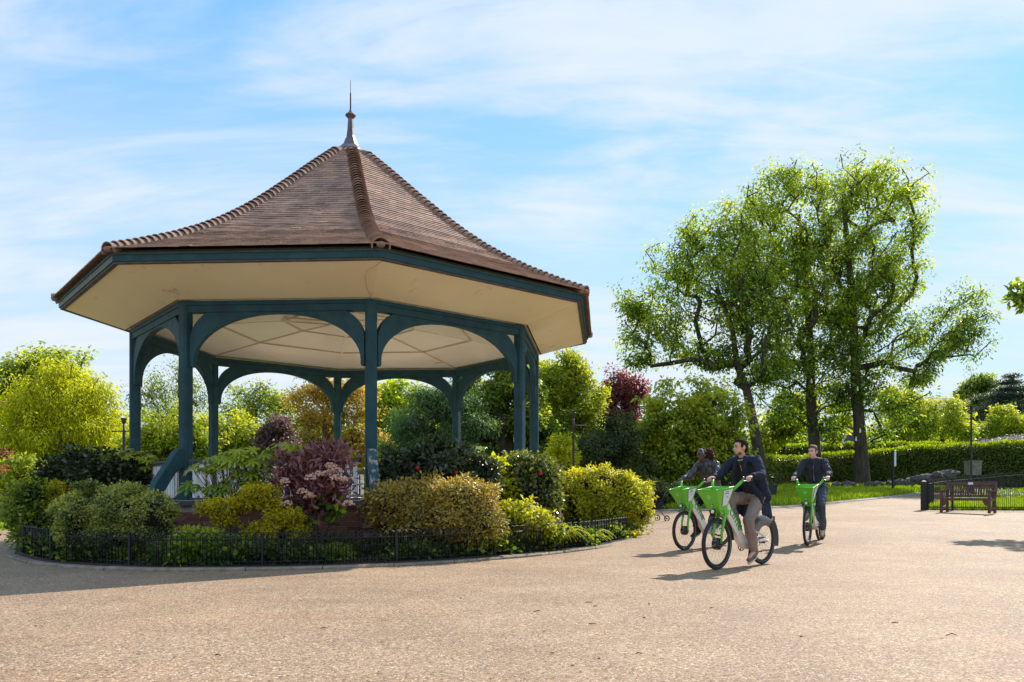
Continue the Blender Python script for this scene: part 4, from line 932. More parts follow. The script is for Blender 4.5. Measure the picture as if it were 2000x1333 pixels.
# --- purple photinia with cream flower heads
ph, lb = shrub('purple leaved photinia with creamy pink flower heads on a bare forked stem', bedY(615, 5.55), [(560, 918, 24, 20), (598, 897, 36, 22), (645, 898, 34, 26), (672, 890, 14, 20), (598, 942, 40, 24), (655, 948, 30, 26), (632, 985, 30, 16), (585, 982, 24, 16), (560, 948, 18, 18)], 420, 11, .2, .09, L_photi, seed=64, name='photinia', shell=.45, droop=-.4, aspect=.3, stems=((0, 0), (8, 0)), rad=.03, up=.1, foot=617)
flowers(ph, 'flower_head', [(558, 942), (560, 985), (590, 962), (606, 935), (640, 925), (658, 920), (645, 912), (668, 938), (622, 928), (680, 985), (605, 970), (655, 935)], bedY(615, 5.55) - .42, M_flc, .085, True)
# young green shoots low in it
shrub('green leafy shoots at the foot of the purple photinia', bedY(645, 5.6), [(640, 985, 22, 18), (590, 1000, 16, 12), (665, 1000, 20, 14)], 70, 10, .12, .1, L_mid, seed=65, name='shrub', shell=.3, tips=20)

# --- fatsia: each large lobed leaf is a part
def fatsia_leaf():
    vs = [(0, 0, 0)]; fs = []; m = 7
    for i in range(m):
        a = math.radians(-125 + 250 * i / (m - 1)); L = 1 - .22 * abs(i - 3) / 3; c, s = math.cos(a), math.sin(a)
        def q(t, w, z): return (c * t * L - s * w, s * t * L + c * w, z)
        vs += [q(.42, -.1, .03), q(.75, -.13, -.02), q(1.0, 0, -.12), q(.75, .13, -.02), q(.42, .1, .03), q(.72, 0, .03)]
        b = 1 + i * 6
        fs += [(0, b, b + 5), (0, b + 5, b + 4), (b, b + 1, b + 5), (b + 1, b + 2, b + 5), (b + 2, b + 3, b + 5), (b + 3, b + 4, b + 5)]
        if i: fs.append((0, b - 2, b))
    return vs, fs
FV, FFc = fatsia_leaf()
def fat_me(mat, t):
    me = bpy.data.meshes.new('leaf'); me.from_pydata(FV, [], FFc); me.materials.append(mat); a = me.attributes.new('tint', 'FLOAT', 'FACE')
    a.data.foreach_set('value', np.full(len(FFc), t, np.float32)); me.update(); return me
FM = [fat_me(L_fat, t) for t in (.2, .4, .6, .8, .95)]
def fatsia(label, Y, lobes, n, size, seed, foot, light=.5):
    rng = np.random.default_rng(seed); base = Vector(((foot - CX) / F * Y, Y, .05)); root = empty('fatsia', base, 0, label, 'shrub')
    lb = plobes(Y, lobes, .8); C, d, _ = in_lobes(lb, n, .45, rng); mb = MB()
    zz = C[:, 2]; z0, z1 = zz.min(), zz.max()
    for i in range(n):
        p = Vector(tuple(C[i])) - base; s = size * rng.uniform(.7, 1.25)
        nor = Vector((d[i][0] * .5 + rng.normal() * .25, d[i][1] * .5 - .25, 1)).normalized(); az = rng.uniform(0, 2 * PI)
        x = Vector((math.cos(az) + d[i][0], math.sin(az) + d[i][1], -.3)); x = (x - nor * x.dot(nor)).normalized(); y = nor.cross(x); M = Matrix.Identity(4)
        for k in range(3): M[k][0] = x[k] * s; M[k][1] = y[k] * s; M[k][2] = nor[k] * s; M[k][3] = p[k]
        t = (C[i][2] - z0) / max(.1, z1 - z0); q = int(min(4, max(0, (t * .7 + light - .3 + rng.uniform(-.15, .25)) * 5)))
        link('leaf', FM[q], root, mtx=M)
        b = Vector((p.x * .35 + rng.normal() * .04, p.y * .35, max(.1, p.z - .45))); mb.tube([b, b.lerp(p, .6) + Vector((0, 0, -.04)), p], [.006, .004, .003], 4)
    hz_ = (z0 + (z1 - z0) * .5)
    for i in range(5):
        a = i * 1.25; mb.tube([(0.05 * math.cos(a), .05 * math.sin(a), -.05), (.12 * math.cos(a), .1 * math.sin(a), .45 * hz_), (.28 * hz_ * math.cos(a), .2 * math.sin(a) * hz_, .9 * hz_)], [.018, .014, .008], 5)
    mb.build('stems', M_barkl, root, True); return root
fatsia('fatsia with large lobed bright green leaves between the left front post and the purple shrub', bedY(450, 5.2), [(400, 915, 30, 10), (450, 900, 48, 20), (500, 893, 40, 22), (520, 930, 36, 22), (470, 945, 45, 24), (372, 950, 20, 10), (555, 874, 34, 8), (425, 960, 30, 14)], 170, .17, 71, 450, .55)
fatsia('fatsia leaves standing above the dark camellia at the left', bedY(250, 4.8), [(250, 893, 42, 14), (285, 905, 20, 16), (200, 893, 24, 8), (150, 910, 16, 14)], 60, .15, 72, 240, .75)
fatsia('fatsia with drooping light green leaves against the rear right post', bedY(900, 4.9), [(885, 885, 34, 16), (925, 890, 28, 20), (950, 905, 20, 16)], 60, .15, 73, 905, .6)
fatsia('small fatsia seedling with pale leaves low by the railing', bedY(490, 6.2), [(487, 1062, 16, 8), (478, 1078, 14, 7), (568, 1076, 9, 6)], 12, .10, 74, 487, .7)

# --- strap leaved clumps
def strap(label, Y, u, n, L, seed, mat=None):
    rng = random.Random(seed); base = Vector(((u - CX) / F * Y, Y, .05)); root = empty('strap_leaved_plant', base, 0, label, 'plant')
    for i in range(n):
        a = rng.uniform(0, 2 * PI); l = L * rng.uniform(.6, 1.1); sp = rng.uniform(.25, .75); mb = MB(); dirv = Vector((math.cos(a), math.sin(a), 0)); sd = Vector((-dirv.y, dirv.x, 0)); vs = []
        for k in range(8):
            t = k / 7; p = dirv * (.03 + sp * l * (t ** 1.3)) + Vector((0, 0, l * (1.25 * t - (.75 + sp * .5) * t * t))); w = .022 * (1 - t ** 2) + .002; vs += [p - sd * w, p + Vector((0, 0, -.006)), p + sd * w]
        mb.tint = rng.uniform(.35, .95); mb.add(vs, [(3 * k + q, 3 * k + q + 1, 3 * k + q + 4, 3 * k + q + 3) for k in range(7) for q in (0, 1)]); mb.build('leaf', mat or L_fat, root)
    return root
strap('clump of arching bright green strap leaves by the railing', bedY(1098, 6.45), 1095, 80, .92, 81, L_lime)
strap('smaller dull clump of strap leaves right of the bright one', bedY(1150, 6.4), 1152, 45, .7, 82, L_mid)
strap('weedy tuft of yellow green leaves growing outside the right end of the railing', bedY(1235, 6.72), 1240, 40, .34, 83, L_euon)
# --- ivy and weeds under everything
C = []; rg = np.random.default_rng(91)
for i in range(6400):
    a = rg.uniform(-PI - .3, .45); f = rg.uniform(.74, .962) if rg.random() < .5 else rg.uniform(.88, .962); p = RC + ringp(a, 0, 0, f); C.append((p.x, p.y, 0))
C = np.array(C); fl_ = field(C, 1.1, 71) + .4 * field(C, .4, 72); ok = fl_ > -.35; C = C[ok]; fl_ = fl_[ok]; C[:, 2] = .08 + np.abs(rg.normal(size=len(C))) * .05 + .16 * np.clip(fl_, 0, 1.2)
hi = field(C, .9, 73) > .45
for sel, mat, lf, nm in ((~hi, L_ivy, .05, 'ivy and weeds covering the soil of the bed behind the railing'), (hi, L_mid, .075, 'lighter green broad leaved weeds growing in patches among the ivy of the bed')):
    P, D, Nn, sz, ti = cluster(C[sel], 8, .15, .7, lf, rg, droop=-.1); tag(link('ground_cover', leaves_mesh('ground_cover', P, D, Nn, sz, .8, mat, ti, shape='round')), nm, 'ground cover', kind='stuff')
# dark evergreen filling at the foot of the plinth, behind the front shrubs
C = []
for i in range(800):
    a = rg.uniform(-PI - .2, .55); p = RC + ringp(a, 0, 0, rg.uniform(.74, .84)); C.append((p.x, p.y, rg.uniform(.1, .3 + .1 * math.sin(a * 7))))
P, D, Nn, sz, ti = cluster(np.array(C), 12, .25, .8, .07, rg, droop=0)
tag(link('undergrowth', leaves_mesh('undergrowth', P, D, Nn, sz, .6, L_dark, ti * .8)), 'dark leafy undergrowth at the foot of the brick plinth', 'undergrowth', kind='stuff')

# ---------------------------------------------------------------- grass
def blades(name, label, spots_fn, n, h, mat=L_blade):
    rg = np.random.default_rng(17); P = np.array([spots_fn(rg) for _ in range(n)]); P = P[P[:, 2] > -50]
    k = 5; ci = np.repeat(np.arange(len(P)), k); B = P[ci] + rg.normal(size=(len(ci), 3)) * np.array([.05, .05, 0]); D = rg.normal(size=(len(ci), 3)) * .45; D[:, 2] = 1
    N2 = rg.normal(size=(len(ci), 3)); N2[:, 2] = .2; sz = h * (.5 + rg.random(len(ci)))
    return tag(link(name, leaves_mesh(name, B, D, unit(N2), sz, .16, mat, rg.random(len(ci)))), label, 'grass', kind='stuff')
def lawn_spot(rg):
    u = rg.uniform(1240, 1880); x0 = None; Y = rg.uniform(25, 46); x = (u - CX) / F * Y
    if Y < yfar(x) + .1: return (0, 0, -99)
    return (x, Y, terr(x, Y))
blades('grass', 'unmown grass of the lawn between the path and the hedge', lawn_spot, 22000, .2)
def left_spot(rg):
    x = rg.uniform(-21, -9); Y = rg.uniform(21, 31)
    if Y < yfar(x): return (0, 0, -99)
    return (x, Y, terr(x, Y))
blades('grass', 'grass beyond the path at the far left', left_spot, 3000, .12)
# ================================================================ BICYCLES
M_lime = material('bright green paint', rgb(.11, .52, .01), rgb(.10, .48, .01), scale=3, rough=.3, spec=.5, coat=.3)
M_limel = material('pale green print', rgb(.45, .78, .35), rgb(.4, .72, .3), scale=3, rough=.6)
M_bwhite = material('white frame paint', rgb(.80, .78, .72), rgb(.72, .68, .60), scale=4, rough=.35, spec=.5)
M_bgrey = material('grey plastic', rgb(.13, .145, .15), rgb(.09, .10, .11), scale=3, rough=.4)
M_black = material('black plastic', rgb(.022, .022, .024), rgb(.015, .015, .016), scale=5, rough=.5)
M_rubber = material('tyre rubber', rgb(.035, .033, .038), rgb(.02, .02, .022), scale=8, rough=.8)
M_steel = material('steel', rgb(.5, .5, .52), rgb(.4, .4, .42), scale=6, rough=.3, metallic=.8)
M_lens = material('lamp lens', rgb(.85, .87, .9), rgb(.8, .82, .85), scale=3, rough=.1, spec=.8)
M_label = material('white label', rgb(.72, .78, .84), rgb(.66, .72, .8), scale=3, rough=.5)
M_ink = material('dark print', rgb(.08, .12, .16), rgb(.06, .08, .1), scale=3, rough=.6)
M_red = material('red lens', rgb(.4, .02, .02), rgb(.3, .01, .01), scale=3, rough=.3)
M_limet = material('green lettering', rgb(.06, .36, .03), rgb(.05, .33, .03), scale=3, rough=.5)

def ribbon(mb, pts, w, M, t=.003):
    """flat stroke of width w through 2D points, on the plane (x, z) of M, standing t proud"""
    pts = [Vector((a, b)) for a, b in pts]; L = []; R = []
    for i, p in enumerate(pts):
        a = pts[max(0, i - 1)]; b = pts[min(len(pts) - 1, i + 1)]; d = (b - a).normalized(); n = Vector((-d.y, d.x)) * w / 2; L.append(p + n); R.append(p - n)
    n = len(pts); vs = [M @ Vector((q.x, -t, q.y)) for q in L] + [M @ Vector((q.x, -t, q.y)) for q in R] + [M @ Vector((q.x, .002, q.y)) for q in L] + [M @ Vector((q.x, .002, q.y)) for q in R]
    fs = [(i, i + 1, n + i + 1, n + i) for i in range(n - 1)] + [(i, 2 * n + i, 2 * n + i + 1, i + 1) for i in range(n - 1)] + [(n + i, n + i + 1, 3 * n + i + 1, 3 * n + i) for i in range(n - 1)]
    mb.add(vs, fs)
def arc(cx, cz, r, a0, a1, n=8, rz=None): return [(cx + r * math.cos(math.radians(a0 + (a1 - a0) * i / n)), cz + (rz or r) * math.sin(math.radians(a0 + (a1 - a0) * i / n))) for i in range(n + 1)]
def word(M, h, mirror=1):
    """the word on the frame: L i m e in rounded strokes; h = x height"""
    mb = MB(); w = h * .25; x = 0
    def st(p): ribbon(mb, [(a * h * mirror, b * h) for a, b in p], w, M)
    st([(0, 1.45), (0, .45)] + arc(.42, .42, .42, 180, 270, 6)[1:] + [(.55, 0)])
    st([(.95, 0), (.95, .92)]); st([(.95, 1.2), (.95, 1.42)])
    st([(1.4, 0), (1.4, .62)] + arc(1.72, .62, .32, 180, 0, 8)[1:] + [(2.04, 0)]); st([(2.04, .62)] + arc(2.36, .62, .32, 180, 0, 8)[1:] + [(2.68, 0)])
    st([(3.1, .5), (3.95, .5)] + arc(3.53, .5, .43, 0, 320, 14)[1:])
    return mb

def wheel(root, x, R=.345, hub_r=.05, big=False, steer=None):
    w = empty('wheel', (x, 0, R)); w.parent = root
    n = 40; mb = MB(); mb.tube([((R - .024) * math.cos(2 * PI * i / n), 0, (R - .024) * math.sin(2 * PI * i / n)) for i in range(n)], .024, 8, closed=True); mb.build('tyre', M_rubber, w, True)
    mb = MB(); mb.tube([((R - .047) * math.cos(2 * PI * i / n), .0225, (R - .047) * math.sin(2 * PI * i / n)) for i in range(n)], .0022, 4, closed=True)
    mb.tube([((R - .047) * math.cos(2 * PI * i / n), -.0225, (R - .047) * math.sin(2 * PI * i / n)) for i in range(n)], .0022, 4, closed=True); mb.build('reflective_line', M_steel, w, True)
    mb = MB(); mb.tube([((R - .06) * math.cos(2 * PI * i / n), 0, (R - .06) * math.sin(2 * PI * i / n)) for i in range(n)], .0135, 6, closed=True); mb.build('rim', M_black, w, True)
    mb = MB(); Mx = Matrix.Rotation(PI / 2, 4, 'X')
    if big: mb.lathe([(.05, -.05), (.078, -.035), (.082, 0), (.078, .035), (.05, .05)], 20, Mx)
    else: mb.lathe([(.02, -.06), (.045, -.04), (.045, .04), (.02, .06)], 16, Mx)
    mb.lathe([(.01, -.075), (.01, .075)], 8, Mx); mb.build('hub', M_black, w, True)
    for i in range(26):
        a = 2 * PI * i / 26; b = a + (.35 if i % 2 else -.35); s = .035 if i % 4 < 2 else -.035; hr = .075 if big else .04; mb = MB()
        mb.tube([(hr * math.cos(b), s, hr * math.sin(b)), ((R - .06) * math.cos(a), 0, (R - .06) * math.sin(a))], .0016, 3, cap=False); mb.build('spoke', M_steel, w)
    return w
def make_bike(crank=-.5):
    root = empty('bicycle'); WB = 1.15
    wheel(root, 0); wheel(root, WB, big=True)
    # fork and head
    axis = Vector((-.30, 0, .954)).normalized(); ht = Vector((.985, 0, .80))
    mb = MB()
    for s in (1, -1): mb.tube([(WB, s * .062, .345), (WB - .02, s * .064, .50), (WB - .085, s * .06, .70), (WB - .13, s * .045, .765)], [.014, .019, .024, .024], 8)
    mb.build('fork', M_lime, root, True)
    mb = MB(); mb.box(-.05, .06, -.07, .07, -.035, .03, Matrix.Translation((WB - .13, 0, .775)) @ Matrix.Rotation(-.3, 4, 'Y')); mb.build('fork_crown', M_lime, root)
    mb = MB(); mb.tube([Vector((WB - .13, 0, .77)), Vector((WB - .215, 0, 1.04))], .032, 12); mb.build('head_tube', M_bwhite, root, True)
    # white main frame: deep tube from the head down to the bottom bracket, then back to the rear hub
    out = [(.955, .93), (1.015, .775), (.93, .655), (.62, .325), (.55, .275), (.44, .235), (.36, .25), (.30, .33), (.36, .40), (.48, .415), (.56, .46), (.70, .62), (.86, .80)]
    mb = MB(); mb.prism(out[::-1], Matrix.Identity(4), .095); fr_ = mb.build('frame', M_bwhite, root)
    bv = fr_.modifiers.new('bevel', 'BEVEL'); bv.width = .014; bv.segments = 3; bv.limit_method = 'ANGLE'
    mb = MB()
    for s in (1, -1):
        mb.tube([(.42, s * .05, .33), (.28, s * .075, .345), (.10, s * .085, .36), (0, s * .085, .345)], [.03, .022, .024, .026], 8)
        mb.tube([(.33, s * .04, .50), (.16, s * .075, .44), (0.0, s * .085, .37)], [.018, .014, .018], 6)
    mb.build('rear_stays', M_bwhite, root, True)
    mb = MB(); mb.tube([(.37, 0, .36), (.265, 0, .66)], .032, 12); mb.tube([(.265, 0, .66), (.20, 0, .86)], .0185, 10); mb.build('seat_post', M_black, root, True)
    mb = MB(); bo = [(.86, .885), (.92, .90), (.935, .86), (.74, .62), (.60, .475), (.56, .50), (.60, .56), (.80, .80)]
    mb.prism(bo[::-1], Matrix.Identity(4), .075); b_ = mb.build('battery', M_bgrey, root); bv = b_.modifiers.new('bevel', 'BEVEL'); bv.width = .012; bv.segments = 2
    # lettering on both sides of the main tube
    dirv = (Vector((.60, 0, .36)) - Vector((.93, 0, .73))).normalized()
    for s in (1, -1):
        # s=1: the rider's left side; the word runs down from the head
        xa = dirv * (1 if s > 0 else -1); za = Vector((0, s * 1.0, 0)).cross(xa) * (1 if s > 0 else 1); ya = Vector((0, -s, 0))
        za = xa.cross(ya).normalized()
        if s < 0: pass
        start = Vector((.915, s * .0485, .755)) if s > 0 else Vector((.655, s * .0485, .445))
        M = Matrix.Identity(4)
        for k in range(3): M[k][0] = xa[k]; M[k][1] = ya[k]; M[k][2] = za[k]; M[k][3] = start[k]
        lo = word(M, .088); lo.build('lettering', M_limet, fr_)
    # saddle
    mb = MB(); sec = [(-.15, .0, .03), (-.14, .085, .045), (-.05, .085, .05), (.02, .06, .045), (.10, .03, .035), (.14, .015, .025)]
    vs = []; m = 10
    for x, w, hh in sec:
        for j in range(m): a = 2 * PI * j / m; vs.append(Vector((.19 + x, max(.01, w) * math.cos(a), .90 + .022 * math.sin(a) * (1 if w else .2) + (.012 if x < -.1 else 0))))
    mb.add(vs, [(i * m + j, i * m + (j + 1) % m, (i + 1) * m + (j + 1) % m, (i + 1) * m + j) for i in range(len(sec) - 1) for j in range(m)] + [tuple(range(m))[::-1], tuple(range((len(sec) - 1) * m, len(sec) * m))])
    mb.build('saddle', M_black, root, True)
    # rear fender: grey skirt over the wheel
    R = .385; A0, A1 = 18, 165; mb = MB()
    for s in (1, -1):
        inner = arc(0, .345, .21, A0, 118, 12); outer = arc(0, .345, R, A0 - 6, 128, 12); mb.band([(x, z) for x, z in inner], [(x, z) for x, z in outer], Matrix.Translation((0, s * .048, 0)), .006)
    ar = arc(0, .345, R, 5, 195, 20); n = len(ar); vs = [Vector((x, y, z)) for x, z in ar for y in (-.05, -.03, .03, .05)]
    vs = [Vector((p.x * (1.02 if abs(p.y) < .04 else 1), p.y, (p.z - .345) * (1.02 if abs(p.y) < .04 else 1) + .345)) for p in vs]
    mb.add(vs, [(i * 4 + j, i * 4 + j + 1, (i + 1) * 4 + j + 1, (i + 1) * 4 + j) for i in range(n - 1) for j in range(3)]); mb.build('rear_mudguard', M_bgrey, root, True)
    mb = MB(); mb.box(-.345, -.315, -.03, .03, .60, .66, Matrix.Translation((.03, 0, .02))); mb.build('rear_lamp', M_red, root)
    ar = arc(WB, .345, .372, 62, 175, 14); n = len(ar); vs = [Vector((x, y, z)) for x, z in ar for y in (-.03, 0, .03)]; mb = MB()
    mb.add(vs, [(i * 3 + j, i * 3 + j + 1, (i + 1) * 3 + j + 1, (i + 1) * 3 + j) for i in range(n - 1) for j in range(2)]); mb.build('front_mudguard', M_black, root, True)
    # basket: open box, wider at the top, front leaning forward
    b0 = [(1.075, .095), (1.225, .085)]; t0 = [(1.005, .175), (1.40, .155)]; zb, zt = .80, 1.105; zf = 1.055
    def wall(a, b, c, d, th, mb):
        a, b, c, d = map(Vector, (a, b, c, d)); n = (b - a).cross(d - a).normalized() * th
        mb.add([a, b, c, d, a + n, b + n, c + n, d + n], [(0, 3, 2, 1), (4, 5, 6, 7), (0, 1, 5, 4), (1, 2, 6, 5), (2, 3, 7, 6), (3, 0, 4, 7)])
    A = [(b0[0][0], -b0[0][1], zb), (b0[1][0], -b0[1][1], zb), (b0[1][0], b0[1][1], zb), (b0[0][0], b0[0][1], zb)]
    T = [(t0[0][0], -t0[0][1], zt), (t0[1][0], -t0[1][1], zf), (t0[1][0], t0[1][1], zf), (t0[0][0], t0[0][1], zt)]
    mb = MB()
    for i in range(4): j = (i + 1) % 4; wall(A[i], A[j], T[j], T[i], -.006, mb)
    wall(A[3], A[2], A[1], A[0], .006, mb); bk = mb.build('basket', M_lime, root)
    mb = MB(); mb.tube([T[0], T[1], T[2], T[3]], .009, 6, closed=True); mb.build('rim_band', M_lime, bk, True)
    # bracket between basket and fork
    mb = MB(); mb.prism([(1.03, .74), (1.14, .74), (1.20, .80), (1.08, .80), (1.0, .86), (.985, .80)], Matrix.Identity(4), .12); mb.build('basket_bracket', M_lime, root)
    # badge on the front wall, label on the left wall
    f0 = Vector(A[1]).lerp(Vector(A[2]), .5); f1 = Vector(T[1]).lerp(Vector(T[2]), .5); fz = (f1 - f0).normalized(); fy = Vector((0, 1, 0)); fn = fy.cross(fz).normalized()
    def planeM(o, x, z, n):
        M = Matrix.Identity(4)
        for k in range(3): M[k][0] = x[k]; M[k][1] = n[k]; M[k][2] = z[k]; M[k][3] = o[k]
        return M
    # x across to the viewer's right when looking at the front = rider's right to left (+y)
    c = f0.lerp(f1, .66) + fn * .003; Mb = planeM(c, fy, fz, -fn); mb = MB(); ribbon(mb, arc(0, 0, .026, 0, 360, 18), .008, Mb, .002)
    for i in range(5): a = math.radians(90 + 72 * i); ribbon(mb, [(0, 0), (.02 * math.cos(a), .02 * math.sin(a))], .006, Mb, .002)
    mb.build('badge', M_limel, bk)
    c = f0.lerp(f1, .22) + fn * .004; Mb = planeM(c, fy, fz, -fn); mb = MB(); mb.lathe([(.001, 0), (.020, 0), (.020, .012), (.001, .014)], 14, Matrix.Translation(c) @ fn.to_track_quat('Z', 'Y').to_matrix().to_4x4()); mb.build('reflector', M_steel, bk, True)
    mb = MB(); c = Vector((1.25, 0, .775)); mb.lathe([(.012, -.05), (.03, -.03), (.034, .0), (.030, .006)], 14, Matrix.Translation(c) @ Matrix.Rotation(PI / 2 - .1, 4, 'Y')); hl = mb.build('headlight', M_black, root, True)
    mb = MB(); mb.lathe([(.001, .010), (.024, .012), (.026, .004), (.028, .0)], 14, Matrix.Translation(c) @ Matrix.Rotation(PI / 2 - .1, 4, 'Y')); mb.build('lens', M_lens, hl, True)
    # label on the rider's left wall
    a, b, cc, d = Vector(A[3]), Vector(A[2]), Vector(T[2]), Vector(T[3])
    def on(u, v): lo_ = a.lerp(b, u); hi_ = d.lerp(cc, u); return lo_.lerp(hi_, v)
    nl = (on(0, 1) - on(0, 0)).cross(on(1, 0) - on(0, 0)).normalized(); nl = nl if nl.y > 0 else -nl
    mb = MB(); q = [on(.16, .22), on(.62, .18), on(.60, .9), on(.06, .93)]; vs = [p + nl * .004 for p in q] + [p + nl * .0065 for p in q]
    mb.add(vs, [(0, 1, 2, 3), (4, 5, 6, 7), (0, 1, 5, 4), (1, 2, 6, 5), (2, 3, 7, 6), (3, 0, 4, 7)]); lb_ = mb.build('label', M_label, bk)
    # dark lines of print (too small to read): short strokes of words
    mb = MB(); xs_ = (on(0, .5) - on(1, .5)).normalized(); zs_ = (on(.4, 1) - on(.4, 0)).normalized(); org = on(.55, .84) + nl * .0068
    Ml = planeM(org, xs_, zs_, -nl)
    for row, segs, hh in ((0, [(.022, .034), (.042, .062), (.068, .088)], .012), (-.024, [(.008, .03), (.036, .058), (.066, .098)], .012), (-.062, [(.06, .09)], .004), (-.072, [(.055, .095)], .004), (-.082, [(.06, .085)], .004)):
        for s0, s1 in segs: ribbon(mb, [(s0, row), (s1, row)], hh, Ml, .0005)
    mb.build('print', M_ink, lb_, kind='stuff')
    # handlebar: green arms rise from behind the basket to the grips
    mb = MB()
    for s in (1, -1):
        mb.tube([(1.0, s * .13, 1.03), (.98, s * .17, 1.09), (.94, s * .21, 1.14), (.90, s * .23, 1.178), (.88, s * .24, 1.196)], [.016, .020, .021, .020, .017], 8)
    mb.tube([(.985, -.12, 1.05), (.96, 0, 1.0), (.985, .12, 1.05)], [.018, .022, .018], 8); hb = mb.build('handlebar', M_lime, root, True)
    for s in (1, -1):
        mb = MB(); mb.tube([(.88, s * .235, 1.20), (.868, s * .27, 1.20), (.845, s * .345, 1.195)], [.014, .017, .017], 10); mb.build('grip', M_black, hb, True)
        mb = MB(); mb.tube([(.90, s * .235, 1.205), (.935, s * .265, 1.185), (.915, s * .335, 1.175)], [.008, .006, .005], 6); mb.build('brake_lever', M_steel, hb, True)
        mb = MB(); mb.ball((.89, s * .245, 1.225), .018, .014, .016, 8); mb.build('bell' if s > 0 else 'shifter', M_steel if s > 0 else M_black, hb, True)
    mb = MB(); mb.ball((.965, .02, 1.085), .035, .03, .018, 10); mb.tube([(.965, 0, 1.0), (.965, 0, 1.08)], .012, 6); mb.build('phone_holder', M_black, hb, True)
    # cranks
    bb = Vector((.45, 0, .30)); cr = empty('crankset', bb); cr.parent = root; L = .17
    mb = MB(); Mx = Matrix.Rotation(PI / 2, 4, 'X'); mb.lathe([(.02, -.085), (.02, .085)], 10, Mx); mb.build('spindle', M_steel, cr, True)
    mb = MB(); n = 28; mb.tube([(.085 * math.cos(2 * PI * i / n), -.062, .085 * math.sin(2 * PI * i / n)) for i in range(n)], .007, 5, closed=True)
    for i in range(5): a = 2 * PI * i / 5; mb.bar((0, -.062, 0), (.085 * math.cos(a), -.062, .085 * math.sin(a)), .014, .005)
    mb.build('chainring', M_black, cr, True)
    for s in (1, -1):
        a = crank if s > 0 else crank + PI; e = Vector((L * math.cos(a), 0, L * math.sin(a))); mb = MB()
        mb.bar((0, s * .078, 0), (e.x, s * .092, e.z), .014, .026, Vector((0, 1, 0))); mb.build('crank_arm', M_black, cr)
        mb = MB(); mb.box(-.045, .045, -.045, .045, -.011, .011, Matrix.Translation((e.x, s * .148, e.z)) @ Matrix.Rotation(-.2, 4, 'Y')); mb.build('pedal', M_black, cr)
    mb = MB(); mb.tube([(.45, -.062, .385), (0, -.062, .385)], .005, 4); mb.tube([(.45, -.062, .215), (0, -.062, .305)], .005, 4); mb.build('chain', M_steel, root, True)
    mb = MB(); mb.tube([(.40, .08, .27), (.26, .10, .20), (.18, .10, .20)], [.011, .010, .012], 6); mb.build('kickstand', M_black, root, True)
    mb = MB(); mb.tube([(1.06, .03, .80), (1.10, .08, .90), (1.0, .06, 1.02)], .004, 5); mb.tube([(.99, -.03, .84), (.93, -.04, .98), (.96, -.08, 1.1)], .004, 5); mb.build('cable', M_black, root, True)
    mb = MB(); mb.tube([(.36, .05, .29), (.30, .09, .27), (.22, .10, .30), (.23, .10, .36), (.32, .09, .38)], .006, 5, closed=True); mb.build('lock_loop', M_steel, root, True)
    return root

def frame_of(rear, front):
    rear = Vector(rear); front = Vector(front); x = (front - rear).normalized(); y = Vector((0, 0, 1)).cross(x).normalized(); z = x.cross(y); M = Matrix.Identity(4)
    for k in range(3): M[k][0] = x[k]; M[k][1] = y[k]; M[k][2] = z[k]; M[k][3] = rear[k]
    return M
def gp(x, y): return (x, y, terr(x, y))
B1 = frame_of(gp(2.895, 11.42), gp(2.09, 10.6)); B2 = frame_of(gp(2.975, 14.66), gp(2.17, 13.84)); B3 = frame_of(gp(5.02, 15.42), gp(4.47, 14.4))
GB = 'hire bicycles being ridden'
bike1 = make_bike(-1.25); bike1.matrix_world = B1; tag(bike1, 'green and white hire bicycle with front basket, nearest to the camera, ridden by the man in the long coat', 'bicycle', GB)
bike1['label'] = 'green and white hire bicycle nearest to the camera, under the man in the long coat'
bike2 = make_bike(-2.6); bike2.matrix_world = B2; tag(bike2, 'green and white hire bicycle partly behind the nearest one, under the woman in black', 'bicycle', GB)
bike3 = make_bike(-1.35); bike3.matrix_world = B3; tag(bike3, 'green and white hire bicycle on the right, farthest back, seen almost head on', 'bicycle', GB)
# front label of the third shows only its label side; all three carry the same print

# ================================================================ PEOPLE
M_skin1 = material('fair tan skin', rgb(.66, .40, .28), rgb(.58, .33, .22), scale=14, rough=.5)
M_skin2 = material('dark brown skin', rgb(.13, .065, .042), rgb(.09, .045, .03), scale=14, rough=.42)
M_skin3 = material('fair pink skin', rgb(.74, .48, .38), rgb(.66, .40, .30), scale=14, rough=.5)
M_eye = material('eye', rgb(.03, .02, .015), rgb(.02, .015, .01), scale=5, rough=.2)
M_lip = material('lips', rgb(.36, .12, .10), rgb(.3, .1, .08), scale=5, rough=.5)
M_lip2 = material('dark lips', rgb(.09, .03, .025), rgb(.08, .03, .02), scale=5, rough=.5)
M_teeth = material('teeth', rgb(.75, .72, .66), rgb(.7, .66, .6), scale=5, rough=.3)
def cloth(name, c, c2=None, rough=.85, bump=.5, bs=22, spec=.25): return material(name, c, c2, scale=5, rough=rough, bump=bump, bscale=bs, spec=spec)
M_navy = cloth('navy wool', rgb(.024, .032, .056), rgb(.016, .021, .037), rough=.9)
M_navy2 = cloth('navy lining edge', rgb(.06, .075, .12), rgb(.05, .06, .1))
M_char = cloth('charcoal knit', rgb(.04, .042, .046), rgb(.03, .03, .034))
M_taupe = cloth('taupe trousers', rgb(.30, .235, .20), rgb(.22, .17, .15), bs=9)
M_blk = cloth('black trousers', rgb(.014, .014, .018), rgb(.01, .01, .012), bs=9)
M_leather = cloth('black leather', rgb(.05, .045, .052), rgb(.03, .027, .03), rough=.28, bump=.6, bs=12, spec=.7)
M_grey = cloth('dark grey wool', rgb(.06, .065, .07), rgb(.045, .048, .05))
M_dblue = cloth('dark blue grey trousers', rgb(.085, .10, .13), rgb(.055, .066, .09), bs=9)
M_dnavy = cloth('dark bomber fabric', rgb(.034, .038, .058), rgb(.024, .027, .042), rough=.7)
